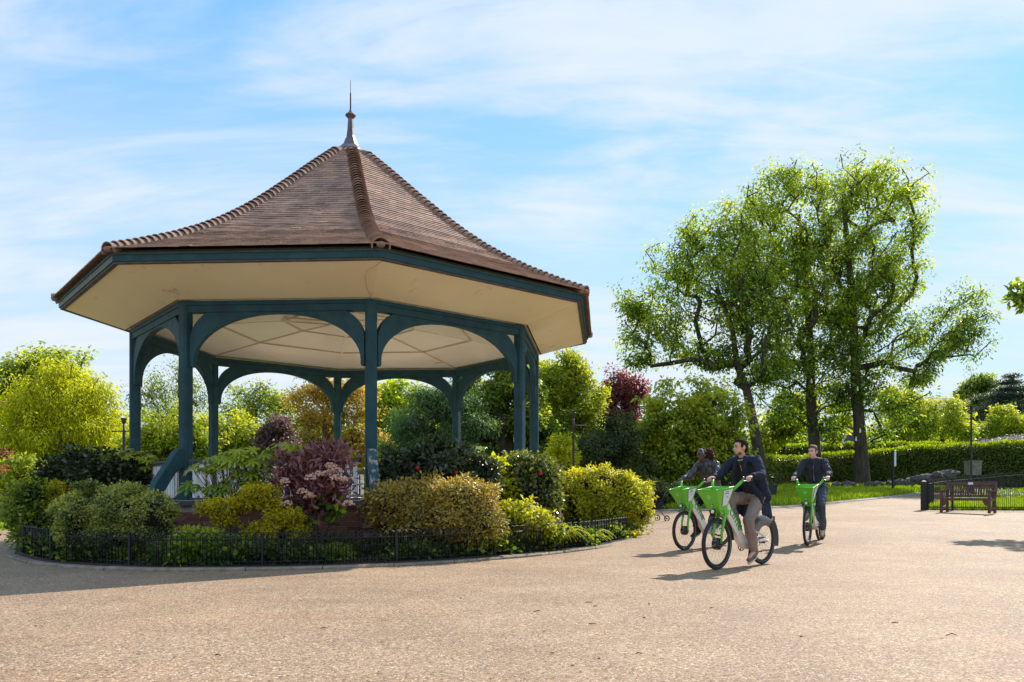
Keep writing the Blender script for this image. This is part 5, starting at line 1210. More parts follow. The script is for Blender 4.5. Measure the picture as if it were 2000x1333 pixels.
M_shoe = material('brown leather', rgb(.20, .10, .055), rgb(.12, .06, .035), scale=8, rough=.5)
M_shoeb = material('dark shoe', rgb(.04, .035, .03), rgb(.03, .025, .02), scale=8, rough=.5)
M_sole = material('white sole', rgb(.6, .56, .5), rgb(.5, .46, .4), scale=8, rough=.7)
M_hairb = material('dark brown hair', rgb(.045, .028, .018), rgb(.02, .013, .009), scale=30, rough=.85, spec=.15, bump=.8, bscale=90)
M_hairl = material('light brown hair', rgb(.20, .11, .055), rgb(.11, .06, .03), scale=30, rough=.55, bump=.8, bscale=90)
M_hairc = material('curly dark hair', rgb(.05, .022, .014), rgb(.025, .012, .008), scale=30, rough=.6, bump=.9, bscale=90)
M_bandc = material('grey headband', rgb(.30, .31, .34), rgb(.24, .25, .28), scale=12, rough=.6)
M_stub = material('stubble', rgb(.16, .09, .065), rgb(.12, .065, .05), scale=40, rough=.7)

dg = None
def organic(name, shapes, mat, parent, voxel, smooth_n=2, wrinkle=0, wave=.12, cut=None):
    """shapes (tapered limbs, ellipsoids) grown together into one continuous skin. shapes are in the parent's frame"""
    mb = MB()
    for s in shapes:
        if s[0] == 'c':                                   # limb: p, q, r0, r1 (, flat factor, flat axis)
            p, q, r0, r1 = Vector(s[1]), Vector(s[2]), s[3], s[4]; n = 14; d = (q - p).normalized(); x = d.orthogonal().normalized(); y = d.cross(x)
            fl, ax = (s[5], Vector(s[6]).normalized()) if len(s) > 5 else (1, None)
            k = 7; rings = []
            for i in range(k): a = -PI / 2 + (PI / 2) * i / (k - 1) + 1e-3; rings.append((p + d * r0 * math.sin(a), r0 * math.cos(a)))
            for i in range(k): a = (PI / 2) * i / (k - 1) - 1e-3; rings.append((q + d * r1 * math.sin(a), r1 * math.cos(a)))
            vs = []
            for c, r in rings:
                for j in range(n):
                    o = (x * math.cos(2 * PI * j / n) + y * math.sin(2 * PI * j / n)) * max(r, 1e-4)
                    if ax is not None: o = o - ax * o.dot(ax) * (1 - fl)
                    vs.append(c + o)
            m = len(rings); mb.add(vs, [(i * n + j, i * n + (j + 1) % n, (i + 1) * n + (j + 1) % n, (i + 1) * n + j) for i in range(m - 1) for j in range(n)] + [tuple(range(n))[::-1], tuple(range((m - 1) * n, m * n))])
        else:                                             # ellipsoid: centre, radii, rotation matrix
            mb.ball(s[1], *s[2], n=18, M=s[3] if len(s) > 3 else None)
    me = bpy.data.meshes.new(name); me.from_pydata(mb.v, [], mb.f); o = bpy.data.objects.new(name, me); COL.objects.link(o)
    r = o.modifiers.new('r', 'REMESH'); r.mode = 'VOXEL'; r.voxel_size = voxel
    if smooth_n: sm = o.modifiers.new('s', 'SMOOTH'); sm.iterations = smooth_n; sm.factor = .5
    dep = bpy.context.evaluated_depsgraph_get(); dep.update(); m2 = bpy.data.meshes.new_from_object(o.evaluated_get(dep))
    bpy.data.objects.remove(o); bpy.data.meshes.remove(me); m2.name = name
    n = len(m2.vertices); co = np.empty(n * 3, np.float32); m2.vertices.foreach_get('co', co); co = co.reshape(-1, 3).astype(float)
    if wrinkle:
        no = np.empty(n * 3, np.float32); m2.vertex_normals.foreach_get('vector', no); no = no.reshape(-1, 3)
        f = field(co, wave, 3) * .6 + (1 - np.abs(field(co * np.array([1, 1, 1.6]), wave * .6, 4))) * .5; co = co + no * (f * wrinkle)[:, None]; m2.vertices.foreach_set('co', co.astype(np.float32).reshape(-1))
    if cut is not None: pass
    m2.materials.clear(); m2.materials.append(mat); m2.polygons.foreach_set('use_smooth', [True] * len(m2.polygons)); m2.update()
    return link(name, m2, parent)

def hand_shapes(wrist, palm_dir, grip_dir, up, s, size=1.0):
    """a hand closed round a grip: palm behind the bar, four bent fingers over it, the thumb under. s = side of the body (+1 left)"""
    w = Vector(wrist); f = Vector(palm_dir).normalized(); g = Vector(grip_dir).normalized(); u = Vector(up).normalized(); k = size
    sh = [('c', w, w + f * .035 * k, .026 * k, .030 * k, .7, u)]
    kn = w + f * .085 * k
    for i in range(4):
        off = g * (.031 - .0205 * i) * k; L = (.95, 1.0, .97, .82)[i] * k; r = (.0092, .0095, .009, .008)[i] * k
        a = kn + off + u * .008 * k; b = a + (f * .034 - u * .012) * L; c = b + (f * .004 - u * .030) * L; d = c + (-f * .020 - u * .010) * L
        sh += [('c', w + f * .02 * k + off * .6, a, .015 * k, .0115 * k), ('c', a, b, r * 1.15, r), ('c', b, c, r, r * .95), ('c', c, d, r * .95, r * .8)]
    t0 = w + f * .025 * k + g * .028 * k - u * .006 * k; t1 = t0 + (f * .030 + g * .014 - u * .020) * k; t2 = t1 + (f * .028 - g * .004 - u * .006) * k
    sh += [('c', t0, t1, .014 * k, .011 * k), ('c', t1, t2, .011 * k, .009 * k)]
    return sh

def head_shapes(c, R, k=1.0, female=False):
    """head about .23 high; c = centre of the skull, R = rotation, face towards +x"""
    def P(x, y, z): return Vector(c) + R @ (Vector((x, y, z)) * k)
    R4 = R.to_4x4(); e = lambda x, y, z, a, b, d: ('e', P(x, y, z), (a * k, b * k, d * k), R4)
    sh = [e(-.012, 0, .022, .093, .074, .088), e(.022, 0, -.035, .066, .060, .078), e(.045, 0, -.088, .030, .030, .024), e(.020, 0, -.078, .050, .048, .032),
          e(.066, 0, .030, .024, .052, .018), e(.055, .030, -.028, .026, .022, .022), e(.055, -.030, -.028, .026, .022, .022),
          e(.072, 0, -.062, .014, .024, .016)]
    sh += [('c', P(.078, 0, .018), P(.104, 0, -.026), .008 * k, .013 * k), ('c', P(.086, .012, -.030), P(.086, -.012, -.030), .009 * k, .009 * k)]
    for s in (1, -1): sh += [('e', P(-.008, s * .076, -.008), (.022 * k, .010 * k, .032 * k), R4)]
    return sh, P
def face_bits(P, R, root, eyes=M_eye, lips=M_lip, smile=False, k=1.0, brow=M_hairb, stub=None):
    for s in (1, -1):
        mb = MB(); mb.ball(P(.080, s * .030, .008), .0085 * k, .0125 * k, .006 * k, 8, R.to_4x4()); mb.build('eye', eyes, root, True)
        mb = MB(); mb.tube([P(.088, s * .012, .026), P(.090, s * .03, .032), P(.080, s * .048, .027)], [.004, .0045, .0025], 5); mb.build('eyebrow', brow, root, True)
    mb = MB(); mb.tube([P(.074, -.026, -.056), P(.087, -.012, -.061), P(.089, 0, -.062), P(.087, .012, -.061), P(.074, .026, -.056)], [.003, .006, .0065, .006, .003], 6); mb.build('mouth', lips, root, True)
    if smile: mb = MB(); mb.tube([P(.082, -.018, -.057), P(.0925, 0, -.0595), P(.082, .018, -.057)], .0042, 5); mb.build('teeth', M_teeth, root, True)

def rider(M, label, J, skin, head_yaw, head_pitch=0, k=1.0, hk=1.0):
    """body in the bicycle's frame. J: joints"""
    root = empty('person'); root.matrix_world = M; tag(root, label, 'person')
    R = Matrix.Rotation(head_yaw, 3, 'Z') @ Matrix.Rotation(head_pitch, 3, 'Y')
    hs, P = head_shapes(J['head'], R, hk)
    pel, ch, nk, hd = Vector(J['pelvis']), Vector(J['chest']), Vector(J['neck']), Vector(J['head'])
    sh = list(hs) + [('c', nk, hd + Vector((-.01, 0, -.06)), .052 * k, .050 * k), ('c', pel, pel.lerp(ch, .5), .092 * k, .085 * k, .8, (1, 0, .3)), ('c', pel.lerp(ch, .5), ch, .085 * k, .10 * k, .8, (1, 0, .3)), ('c', ch, nk, .085 * k, .05 * k)]
    for s, n in ((1, 'L'), (-1, 'R')):
        S, E, W = Vector(J['sh' + n]), Vector(J['el' + n]), Vector(J['wr' + n]); H, K, A = Vector(J['hip' + n]), Vector(J['kn' + n]), Vector(J['an' + n])
        sh += [('c', ch.lerp(nk, .75), S, .040 * k, .045 * k), ('c', S, E, .050 * k, .038 * k), ('c', E, W, .038 * k, .024 * k)]
        sh += [('c', H, K, .080 * k, .052 * k), ('c', K, K.lerp(A, .35), .050 * k, .050 * k), ('c', K.lerp(A, .35), A, .050 * k, .033 * k), ('c', A, Vector(J['toe' + n]), .034 * k, .026 * k)]
        g = Vector((-.10, s * 1.0, 0)); grip = Vector((.857, s * .305, 1.197)); f = (grip - W); f = Vector((f.x, f.y, f.z)).normalized()
        f = (grip + Vector((0, 0, .024)) - W).normalized(); up = (Vector((0, 0, 1)) - f * f.z).normalized()
        sh += hand_shapes(W, f, -g * 1, up, s, .96 * k)
    organic('body', sh, skin, root, .0075, 2)
    return root, P, R
def sleeve(J, n, k, r=1.0, cuff=.86):
    S, E, W = Vector(J['sh' + n]), Vector(J['el' + n]), Vector(J['wr' + n]); W2 = E.lerp(W, cuff)
    return [('c', S, E, .070 * k * r, .056 * k * r), ('c', E, W2, .056 * k * r, .042 * k * r)]
def trunk_shapes(J, k, r=1.0, low=.0):
    pel, ch, nk = Vector(J['pelvis']), Vector(J['chest']), Vector(J['neck']); mid = pel.lerp(ch, .5); out = []
    shl, shr = Vector(J['shL']), Vector(J['shR'])
    up = (ch - pel).normalized()
    out += [('c', pel + up * (.04 - low) + Vector((0, .055, 0)), mid + Vector((0, .05, 0)), .115 * k * r, .115 * k * r), ('c', pel + up * (.04 - low) + Vector((0, -.055, 0)), mid + Vector((0, -.05, 0)), .115 * k * r, .115 * k * r)]
    out += [('c', mid + Vector((0, .05, 0)), ch + Vector((0, .07, .03)), .115 * k * r, .115 * k * r), ('c', mid + Vector((0, -.05, 0)), ch + Vector((0, -.07, .03)), .115 * k * r, .115 * k * r)]
    out += [('c', shl, nk + Vector((-.01, .03, -.02)), .068 * k * r, .06 * k), ('c', shr, nk + Vector((-.01, -.03, -.02)), .068 * k * r, .06 * k), ('c', ch, nk + Vector((0, 0, -.05)), .12 * k * r, .085 * k)]
    return out
def leg_shapes(J, n, k, hem=.93, flare=1.0):
    H, K, A = Vector(J['hip' + n]), Vector(J['kn' + n]), Vector(J['an' + n]); c = K.lerp(A, hem)
    return [('c', Vector(J['pelvis']), H, .115 * k, .105 * k), ('c', H, K, .098 * k, .074 * k), ('c', K, K.lerp(A, .4), .074 * k, .068 * k * flare), ('c', K.lerp(A, .4), c, .068 * k * flare, .058 * k * flare)]
def shoe(root, A, T, mat, sole, up=None):
    A, T = Vector(A), Vector(T); d = (T - A).normalized(); up = Vector((0, 1, 0)).cross(d); up = up if up.z < 0 else -up; up = -up; up.normalize()
    heel = A - d * .035 - up * .03; toe = T + d * .03 - up * .012
    s = organic('shoe', [('c', A - up * .0, A - d * .02 - up * .03, .040, .040), ('c', heel, heel.lerp(toe, .55), .040, .044, .8, up), ('c', heel.lerp(toe, .55), toe, .044, .034, .62, up)], mat, root, .009, 1)
    mb = MB(); n = 12; ol = []
    x = d; y = up.cross(d).normalized(); o0 = heel.lerp(toe, .5) - up * .038; L = (toe - heel).length / 2 + .035
    top = []; bot = []
    for i in range(n):
        a = 2 * PI * i / n; q = o0 + x * L * math.cos(a) + y * .046 * math.sin(a) * (1 if math.cos(a) > 0 else .85); top.append(q + up * .010); bot.append(q - up * .010)
    mb.add(top + bot, [(i, (i + 1) % n, n + (i + 1) % n, n + i) for i in range(n)] + [tuple(range(n)), tuple(range(n, 2 * n))[::-1]]); mb.build('sole', sole, s)

# --- the man in the long navy coat
J1 = dict(pelvis=(.235, 0, 1.0), chest=(.41, .0, 1.33), neck=(.505, -.01, 1.505), head=(.56, -.01, 1.65), shL=(.455, .185, 1.465), shR=(.455, -.185, 1.465), elL=(.60, .345, 1.25), elR=(.66, -.30, 1.25),
          wrL=(.775, .29, 1.245), wrR=(.775, -.29, 1.245), hipL=(.26, .10, .96), hipR=(.26, -.10, .96), knL=(.60, .145, .64), knR=(.665, -.15, .93), anL=(.455, .15, .215), anR=(.40, -.15, .56), toeL=(.60, .155, .135), toeR=(.56, -.15, .50))
p1, P1, R1 = rider(B1, 'man in a long navy coat and taupe trousers looking left, riding the nearest bicycle', J1, M_skin1, -.48, .05, 1.0, 1.02)
organic('trousers', leg_shapes(J1, 'L', 1, .92) + leg_shapes(J1, 'R', 1, .92), M_taupe, p1, .011, 3, .011, .10)
organic('jumper', trunk_shapes(J1, .93) , M_char, p1, .011, 3, .006, .10)
up_ = Vector((.35, 0, .94))
coat = sleeve(J1, 'L', 1.05) + sleeve(J1, 'R', 1.05)
for s in (1, -1):                                      # coat body left open in front: back and side panels, collar
    coat += [('c', (.40, s * .145, 1.44), (.30, s * .165, 1.12), .085, .085), ('c', (.30, s * .165, 1.12), (.20, s * .185, .96), .085, .07), ('c', (.33, s * .06, 1.42), (.20, s * .08, 1.08), .085, .08), ('c', (.20, s * .08, 1.08), (.10, s * .10, .95), .08, .06),
             ('c', (.475, s * .165, 1.46), (.52, s * .05, 1.50), .072, .04), ('c', (.55, s * .07, 1.505), (.60, s * .085, 1.36), .035, .03), ('c', (.60, s * .085, 1.36), (.50, s * .13, 1.14), .03, .035), ('c', (.50, s * .13, 1.14), (.38, s * .165, 1.0), .04, .045)]
    for i in range(6):                                  # the skirt of the coat falls each side of the saddle in one sheet
        t = i / 5; coat.append(('c', (.34 - .24 * t, s * (.170 - .03 * t), 1.0), (.32 - .24 * t, s * (.205 + .02 * math.sin(i * 2.2)), .74 - .06 * t), .048, .028, .6, (0, 1, 0)))
coat += [('c', (.46, .05, 1.53), (.46, -.05, 1.53), .04, .04), ('c', (.12, -.1, .98), (.12, .1, .98), .07, .07)]
organic('coat', coat, M_navy, p1, .011, 3, .007, .09)
mb = MB(); mb.tube([(.548, .045, 1.49), (.572, .018, 1.475), (.575, -.015, 1.47), (.572, -.04, 1.475), (.548, -.065, 1.49)], .009, 5); mb.build('shirt_collar', M_sole, p1, True)
mb = MB(); mb.tube([(.572, -.01, 1.44), (.535, 0, 1.32)], .004, 4); mb.build('zip', M_steel, p1)
shoe(p1, J1['anL'], J1['toeL'], M_shoe, M_sole); shoe(p1, J1['anR'], J1['toeR'], M_shoe, M_sole)
def short_hair(root, P, R, mat, k=1.0, seed=1, quiff=.0):
    R4 = R.to_4x4(); sh = [('e', P(-.022, 0, .040), (.090 * k, .079 * k, .080 * k), R4), ('e', P(-.062, 0, -.005), (.046 * k, .068 * k, .070 * k), R4), ('e', P(.022, 0, .090), (.052 * k, .056 * k, .026 * k + quiff), R4)]
    for s in (1, -1): sh.append(('e', P(.012, s * .070, .022), (.018 * k, .009 * k, .034 * k), R4))
    organic('hair', sh, mat, root, .007, 1, .006, .018)
face_bits(P1, R1, p1, smile=True); short_hair(p1, P1, R1, M_hairb, .99)
organic('beard', [('e', P1(.030, s * .036, -.072), (.036, .018, .032), R1.to_4x4()) for s in (1, -1)] + [('e', P1(.058, 0, -.094), (.022, .030, .018), R1.to_4x4())], M_stub, p1, .008, 1)

# --- the woman in black leather
J2 = dict(pelvis=(.24, 0, 1.0), chest=(.37, 0, 1.34), neck=(.46, -.03, 1.53), head=(.52, -.05, 1.655), shL=(.40, .165, 1.475), shR=(.40, -.185, 1.475), elL=(.58, .30, 1.26), elR=(.62, -.27, 1.28),
          wrL=(.775, .29, 1.245), wrR=(.775, -.29, 1.245), hipL=(.27, .09, .97), hipR=(.27, -.09, .97), knL=(.62, .14, .86), knR=(.66, -.14, .74), anL=(.33, .14, .44), anR=(.55, -.14, .30), toeL=(.48, .15, .37), toeR=(.70, -.15, .24))
p2, P2, R2 = rider(B2, 'woman in black leather jacket with curly ponytail and pale headband, on the left bicycle', J2, M_skin2, -.30, .03, .93, .98)
organic('trousers', leg_shapes(J2, 'L', .93, .95) + leg_shapes(J2, 'R', .93, .95), M_blk, p2, .012, 2, .008, .1)
organic('jacket', trunk_shapes(J2, .97, 1.04, .02) + sleeve(J2, 'L', 1.0, 1.1) + sleeve(J2, 'R', 1.0, 1.1), M_leather, p2, .011, 2, .010, .11)
organic('scarf', [('c', Vector(J2['neck']) + Vector((-.01, .03, .02)), Vector(J2['neck']) + Vector((-.01, -.03, .02)), .064, .064), ('c', (.50, -.02, 1.49), (.52, -.01, 1.36), .05, .035)], M_grey, p2, .01, 1, .006, .05)
shoe(p2, J2['anL'], J2['toeL'], M_shoeb, M_sole); shoe(p2, J2['anR'], J2['toeR'], M_shoeb, M_sole)
face_bits(P2, R2, p2, lips=M_lip2, brow=M_eye)
organic('hair', [('e', P2(-.022, 0, .034), (.088, .076, .076), R2.to_4x4()), ('e', P2(-.05, 0, .0), (.05, .066, .066), R2.to_4x4())], M_hairb, p2, .008, 1)
R24 = R2.to_4x4(); mb = MB(); mb.tube([P2(.030 - .0 * 1, .083 * math.cos(a), .018 + .100 * math.sin(a)) for a in [PI * i / 12 for i in range(13)]], .013, 6); mb.build('headband', M_bandc, p2, True)
hc = [('e', P2(-.10, 0, .03), (.05, .05, .06), R24), ('e', P2(-.15, 0, .03), (.075, .075, .095), R24), ('e', P2(-.17, 0, -.04), (.07, .07, .09), R24), ('e', P2(-.15, 0, -.12), (.05, .055, .06), R24)]
rr = random.Random(4)
for i in range(70):
    a, b = rr.uniform(0, 2 * PI), rr.uniform(-1.2, 1.2); hc.append(('e', P2(-.16 + .085 * math.cos(a) * math.cos(b), .082 * math.sin(a) * math.cos(b), -.03 + .14 * math.sin(b)), (.02, .02, .02)))
pony = organic('ponytail', hc, M_hairc, p2, .008, 0, .004, .02)
rg2 = np.random.default_rng(8); c0 = P2(-.155, 0, -.03); q = unit(rg2.normal(size=(900, 3))) * np.array([.088, .088, .13]) * rg2.uniform(.85, 1.12, (900, 1)); q = q @ np.array(R2.transposed())
L_hair = leaf_mat('hair strands', (.04, .016, .01), (.08, .03, .018), (.16, .07, .04), trans=.3, tcol=(1.5, 1, .8)); o = link('curls', leaves_mesh('curls', q + np.array(tuple(c0)), q + rg2.normal(size=q.shape) * .08, rg2.normal(size=q.shape), np.full(900, .035), .25, L_hair, rg2.random(900), curl=.8), pony); o['kind'] = 'stuff'

# --- the man in the dark bomber jacket
J3 = dict(pelvis=(.23, -.01, 1.02), chest=(.33, -.02, 1.37), neck=(.40, -.02, 1.57), head=(.46, -.03, 1.705), shL=(.36, .155, 1.50), shR=(.36, -.195, 1.50), elL=(.54, .27, 1.29), elR=(.54, -.29, 1.29),
          wrL=(.775, .30, 1.25), wrR=(.775, -.30, 1.25), hipL=(.25, .10, .99), hipR=(.25, -.11, .99), knL=(.62, .15, .70), knR=(.66, -.15, .90), anL=(.46, .15, .235), anR=(.40, -.15, .55), toeL=(.61, .155, .15), toeR=(.56, -.15, .49))
p3, P3, R3 = rider(B3, 'man with light brown hair in a dark bomber jacket, riding the rightmost bicycle', J3, M_skin3, -.30, .05, 1.02, 1.04)
organic('trousers', leg_shapes(J3, 'L', 1, .93) + leg_shapes(J3, 'R', 1, .93), M_dblue, p3, .012, 3, .011, .1)
organic('jacket', trunk_shapes(J3, 1.0, .98, .03) + sleeve(J3, 'L', 1.05, 1.1, .9) + sleeve(J3, 'R', 1.05, 1.1, .9), M_dnavy, p3, .011, 2, .011, .08)
mb = MB(); mb.tube([(.46, -.02, 1.53), (.475, -.02, 1.40), (.44, -.01, 1.15)], .004, 4); mb.build('zip', M_steel, p3)
shoe(p3, J3['anL'], J3['toeL'], M_shoe, M_shoeb); shoe(p3, J3['anR'], J3['toeR'], M_shoe, M_shoeb)
face_bits(P3, R3, p3, brow=M_hairl); short_hair(p3, P3, R3, M_hairl, 1.04, quiff=.008)

# ================================================================ FURNITURE OF THE PARK
# --- bench
bx = ground_at(1890, 23.7); bench = empty('park_bench', bx, math.radians(-44), 'dark brown slatted wooden park bench in front of the railing, with a small plaque', 'bench')
W_ = .66
def bb_(name, pts4, t=None, parent=bench, mat=M_wood): pass
for s in (1, -1):
    x = s * W_
    mb = MB(); mb.box(x - .035, x + .035, -.29, -.22, 0, .64); mb.build('leg', M_wood, bench)
    mb = MB(); mb.prism([(.24, 0), (.31, 0), (.29, .42), (.40, .92), (.33, .93), (.22, .44)], Matrix(((0, -1, 0, x), (1, 0, 0, 0), (0, 0, 1, 0), (0, 0, 0, 1))), .07); mb.build('leg', M_wood, bench)
    mb = MB(); mb.box(x - .045, x + .045, -.32, .27, .64, .68); mb.build('arm', M_wood, bench)
    mb = MB(); mb.box(x - .025, x + .025, -.22, .24, .12, .17); mb.build('stretcher', M_wood, bench)
    mb = MB(); mb.box(x - .03, x + .03, -.22, .23, .36, .42); mb.build('side_rail', M_wood, bench)
mb = MB(); o = [(-W_ + .035, .42), (W_ - .035, .42), (W_ - .035, .20)] + [(W_ - .035 - .14 * math.sin(a), .20 + .13 * (1 - math.cos(a)) + .04 * math.sin(a)) for a in [PI / 2 * i / 6 for i in range(1, 7)]] + [(-W_ + .035 + .14 * math.sin(a), .20 + .13 * (1 - math.cos(a)) + .04 * math.sin(a)) for a in [PI / 2 * (6 - i) / 6 for i in range(0, 6)]] + [(-W_ + .035, .20)]
mb.prism(o, Matrix.Translation((0, -.255, 0)), .04); mb.build('front_rail', M_wood, bench)
for i in range(6): mb = MB(); mb.box(-W_ - .02, W_ + .02, -.30 + i * .088, -.30 + i * .088 + .07, .422, .445); mb.build('seat_slat', M_wood, bench)
mb = MB(); Mt = Matrix.Translation((0, .355, .87)) @ Matrix.Rotation(-.2, 4, 'X'); mb.box(-W_ + .03, W_ - .03, -.02, .02, -.05, .06, Mt); tr_ = mb.build('top_rail', M_wood, bench)
mb = MB(); mb.box(-.07, .07, -.026, -.0205, -.03, .04, Mt @ Matrix.Translation((-.02, 0, 0))); mb.build('plaque', M_label, tr_)
mb = MB(); mb.bar((-W_ + .03, .275, .50), (W_ - .03, .275, .50), .035, .06); mb.build('lower_rail', M_wood, bench)
for i in range(17):
    x = -W_ + .09 + i * (2 * W_ - .18) / 16; mb = MB(); mb.bar((x, .275, .52), (x, .35, .83), .042, .014, Vector((0, 1, 0))); mb.build('back_slat', M_wood, bench)
# --- hooped park railing: near run behind the bench and far run up the slope
def park_rail(path, label, h=.92, sp=.11, r=.0075):
    pts_ = [ground_at(u, Y) for u, Y in path]; root = empty('park_railing', pts_[0], 0, label, 'railing', 'hooped railings round the fenced lawn')
    tot = 0; posts = []; mb = MB(); rails = MB(); bay = []
    for a, b in zip(pts_, pts_[1:]):
        d = b - a; L = Vector((d.x, d.y, 0)).length; n = max(1, int(L / sp)); dx = Vector((d.x, d.y, 0)).normalized()
        for i in range(n):
            def Q(t, z): q = a.lerp(b, t); return Vector((q.x, q.y, terr(q.x, q.y) + z)) - pts_[0]
            t0, t1 = i / n, (i + .5) / n; tm = (t0 + t1) / 2
            mb.tube([Q(t0, .04), Q(t0, h - .03), Q(t0 + (tm - t0) * .4, h), Q(tm, h + .012), Q(t1 - (t1 - tm) * .4, h), Q(t1, h - .03), Q(t1, .04)], r, 4)
            if i % 18 == 0: posts.append(Q(t0, 0))
        for z in (h - .11, .10):
            m = max(2, int(L)); rails.tube([Q(i / m, z) for i in range(m + 1)], .014, 4)
    mb.build('hooped_bars', M_iron, root, kind='stuff'); rails.build('rails', M_iron, root, kind='stuff')
    for p in posts: pm = MB(); pm.bar(p, p + Vector((0, 0, h + .03)), .05, .05); pm.build('post', M_iron, root)
    return root
park_rail([(1812, 25.2), (1860, 24.9), (1940, 24.9), (2120, 24.6)], 'near run of black hooped railing directly behind the bench')
park_rail([(1811, 25.4), (1822, 27.0), (1850, 30), (1900, 34), (1960, 38), (2060, 42)], 'far run of black hooped railing climbing away to the right behind the lawn', .92, .22, .006)
# corner post
cp = ground_at(1804, 25.2); mb = MB(); mb.bar((0, 0, 0), (0, 0, .90), .17, .10, Vector((.3, 1, 0))); mb.lathe([(.11, .90), (.03, .935)], 4, Matrix.Rotation(.6, 4, 'Z')); o = mb.build('gate_post', M_iron); o.location = cp; tag(o, 'thick black iron post where the two railing runs meet', 'post')
# enclosed lawn, raised a little over the path
poly = [ground_at(u, Y) for u, Y in ((1813, 25.3), (1860, 25.05), (1940, 25.05), (2200, 24.7), (2200, 42), (2060, 41.8), (1960, 37.8), (1900, 33.8), (1850, 29.8), (1822, 26.9))]
mb = MB(); GX = {}
def inside(x, y):
    c = False; n = len(poly)
    for i in range(n):
        a, b = poly[i], poly[(i + 1) % n]
        if (a.y > y) != (b.y > y) and x < (b.x - a.x) * (y - a.y) / (b.y - a.y) + a.x: c = not c
    return c
st = .25; vi = {}
for i in range(40, 130):
    for j in range(96, 172):
        x, y = i * st, j * st
        if inside(x + st / 2, y + st / 2):
            q = []
            for a, b in ((0, 0), (1, 0), (1, 1), (0, 1)):
                kk = (i + a, j + b)
                if kk not in vi: vi[kk] = len(mb.v); mb.v.append((kk[0] * st, kk[1] * st, terr(kk[0] * st, kk[1] * st) + .03))
                q.append(vi[kk])
            mb.f.append(q); mb.t.append(.5); mb.mi.append(0)
tag(mb.build('fenced_lawn', M_grass, None, True), kind='structure')
def fl(rg):
    for _ in range(20):
        x, y = rg.uniform(11, 26), rg.uniform(25, 40)
        if inside(x, y): return (x, y, terr(x, y) + .02)
    return (0, 0, -99)
blades('grass', 'bright grass of the lawn inside the railing', fl, 26000, .14)
# low white flowers along the back of that lawn
C = []; rg = np.random.default_rng(33)
for i in range(260): u = rg.uniform(1925, 2040); Y = rg.uniform(30.5, 32); g = ground_at(u, Y); C.append((g.x, g.y, g.z + abs(rg.normal()) * .12 + .05))
P, D, Nn, sz, ti = cluster(np.array(C), 12, .3, .6, .08, rg)
wf = empty('flower_border', (0, 0, 0), 0, 'low border of green plants dotted with white flowers on the fenced lawn', 'flowers'); o = link('foliage', leaves_mesh('foliage', P, D, Nn, sz, .5, L_mid, ti), wf); o['kind'] = 'stuff'
mb = MB()
for i in range(120): c = C[i]; mb.ball((c[0] + rg.normal() * .1, c[1] - .1, c[2] + .16), .035, n=4)
mb.build('flowers', M_flw, wf, kind='stuff')
# --- lamp posts
def lamp(u, Y, vt, label, arms=True, mat=M_iron, r=.055):
    b = ground_at(u, Y); h = pt(u, vt, Y).z - b.z; root = empty('lamp_post', b, 0, label, 'lamp post')
    mb = MB(); mb.lathe([(r * 1.9, 0), (r * 1.9, .45), (r * 1.5, .5), (r * 1.5, .8), (r, .86), (r * .9, h * .6), (r * .75, h - .55), (r * 1.1, h - .5), (r * .75, h - .45), (r * .7, h - .12)], 10); mb.build('column', mat, root, True)
    if arms: mb = MB(); mb.tube([(-.42, 0, h - .48), (.42, 0, h - .48)], .022, 6); mb.ball((-.42, 0, h - .48), .035, n=6); mb.ball((.42, 0, h - .48), .035, n=6); mb.build('ladder_bar', mat, root, True)
    mb = MB(); mb.lathe([(r * .8, h - .2), (r * 1.5, h - .14), (r * 1.2, h - .08), (r * 2.1, h - .04), (r * 1.9, h)], 10); mb.build('cap', mat, root, True); return root
M_postb = material('brown black iron', rgb(.06, .035, .03), rgb(.03, .022, .02), scale=3, rough=.6)
lamp(242, 29, 817, 'headless black lamp post with a cross bar, in front of the golden willow', mat=M_postb)
lamp(1120, 29, 806, 'slender rusty lamp post in front of the dark evergreen, right of the bandstand', mat=M_postb, r=.05)
lamp(1897, 38.5, 793, 'tall thin rusty lamp post in front of the hedge at the right', arms=False, mat=M_postb, r=.055)
b = ground_at(1900, 39.3); mb = MB(); mb.box(-.30, .30, -.25, .25, 0, .62); mb.box(-.33, .33, -.28, .28, .62, .70); o = mb.build('utility_box', M_stone); o.location = (b.x, b.y, pt(1900, 924, 39.3).z - .1); tag(o, 'square grey stone box behind the thin lamp post', 'box')
# --- sign post, litter bins, pushchair
b = ground_at(1744, 38.8); sg = empty('sign_post', b, .5, 'thin black sign post with a narrow pale board seen edge on', 'sign'); hh = pt(1744, 881, 38.8).z - b.z
mb = MB(); mb.bar((0, 0, 0), (0, 0, hh), .09, .09); mb.build('post', M_iron, sg); mb = MB(); mb.box(.05, .20, -.03, .01, hh - .75, hh - .02); mb.build('board', M_label, sg)
b = ground_at(1503, 32.5); bn = empty('litter_bin', b, .1, 'square dark green litter bin on a short post, on the grass behind the nearest rider', 'bin')
k = 32.5 / F; z0 = pt(1503, 976, 32.5).z - b.z; z1 = pt(1503, 945, 32.5).z - b.z
M_bin = material('dark green plastic', rgb(.03, .045, .045), rgb(.02, .03, .03), scale=3, rough=.5)
mb = MB(); a = 9.5 * k; c = 11.5 * k; vs = [Vector((sx * w, sy * w, z)) for z, w in ((z0, a), (z1 - .04, c)) for sx, sy in ((-1, -1), (1, -1), (1, 1), (-1, 1))]
mb.add(vs, [(0, 1, 5, 4), (1, 2, 6, 5), (2, 3, 7, 6), (3, 0, 4, 7), (3, 2, 1, 0)]); mb.build('body', M_bin, bn)
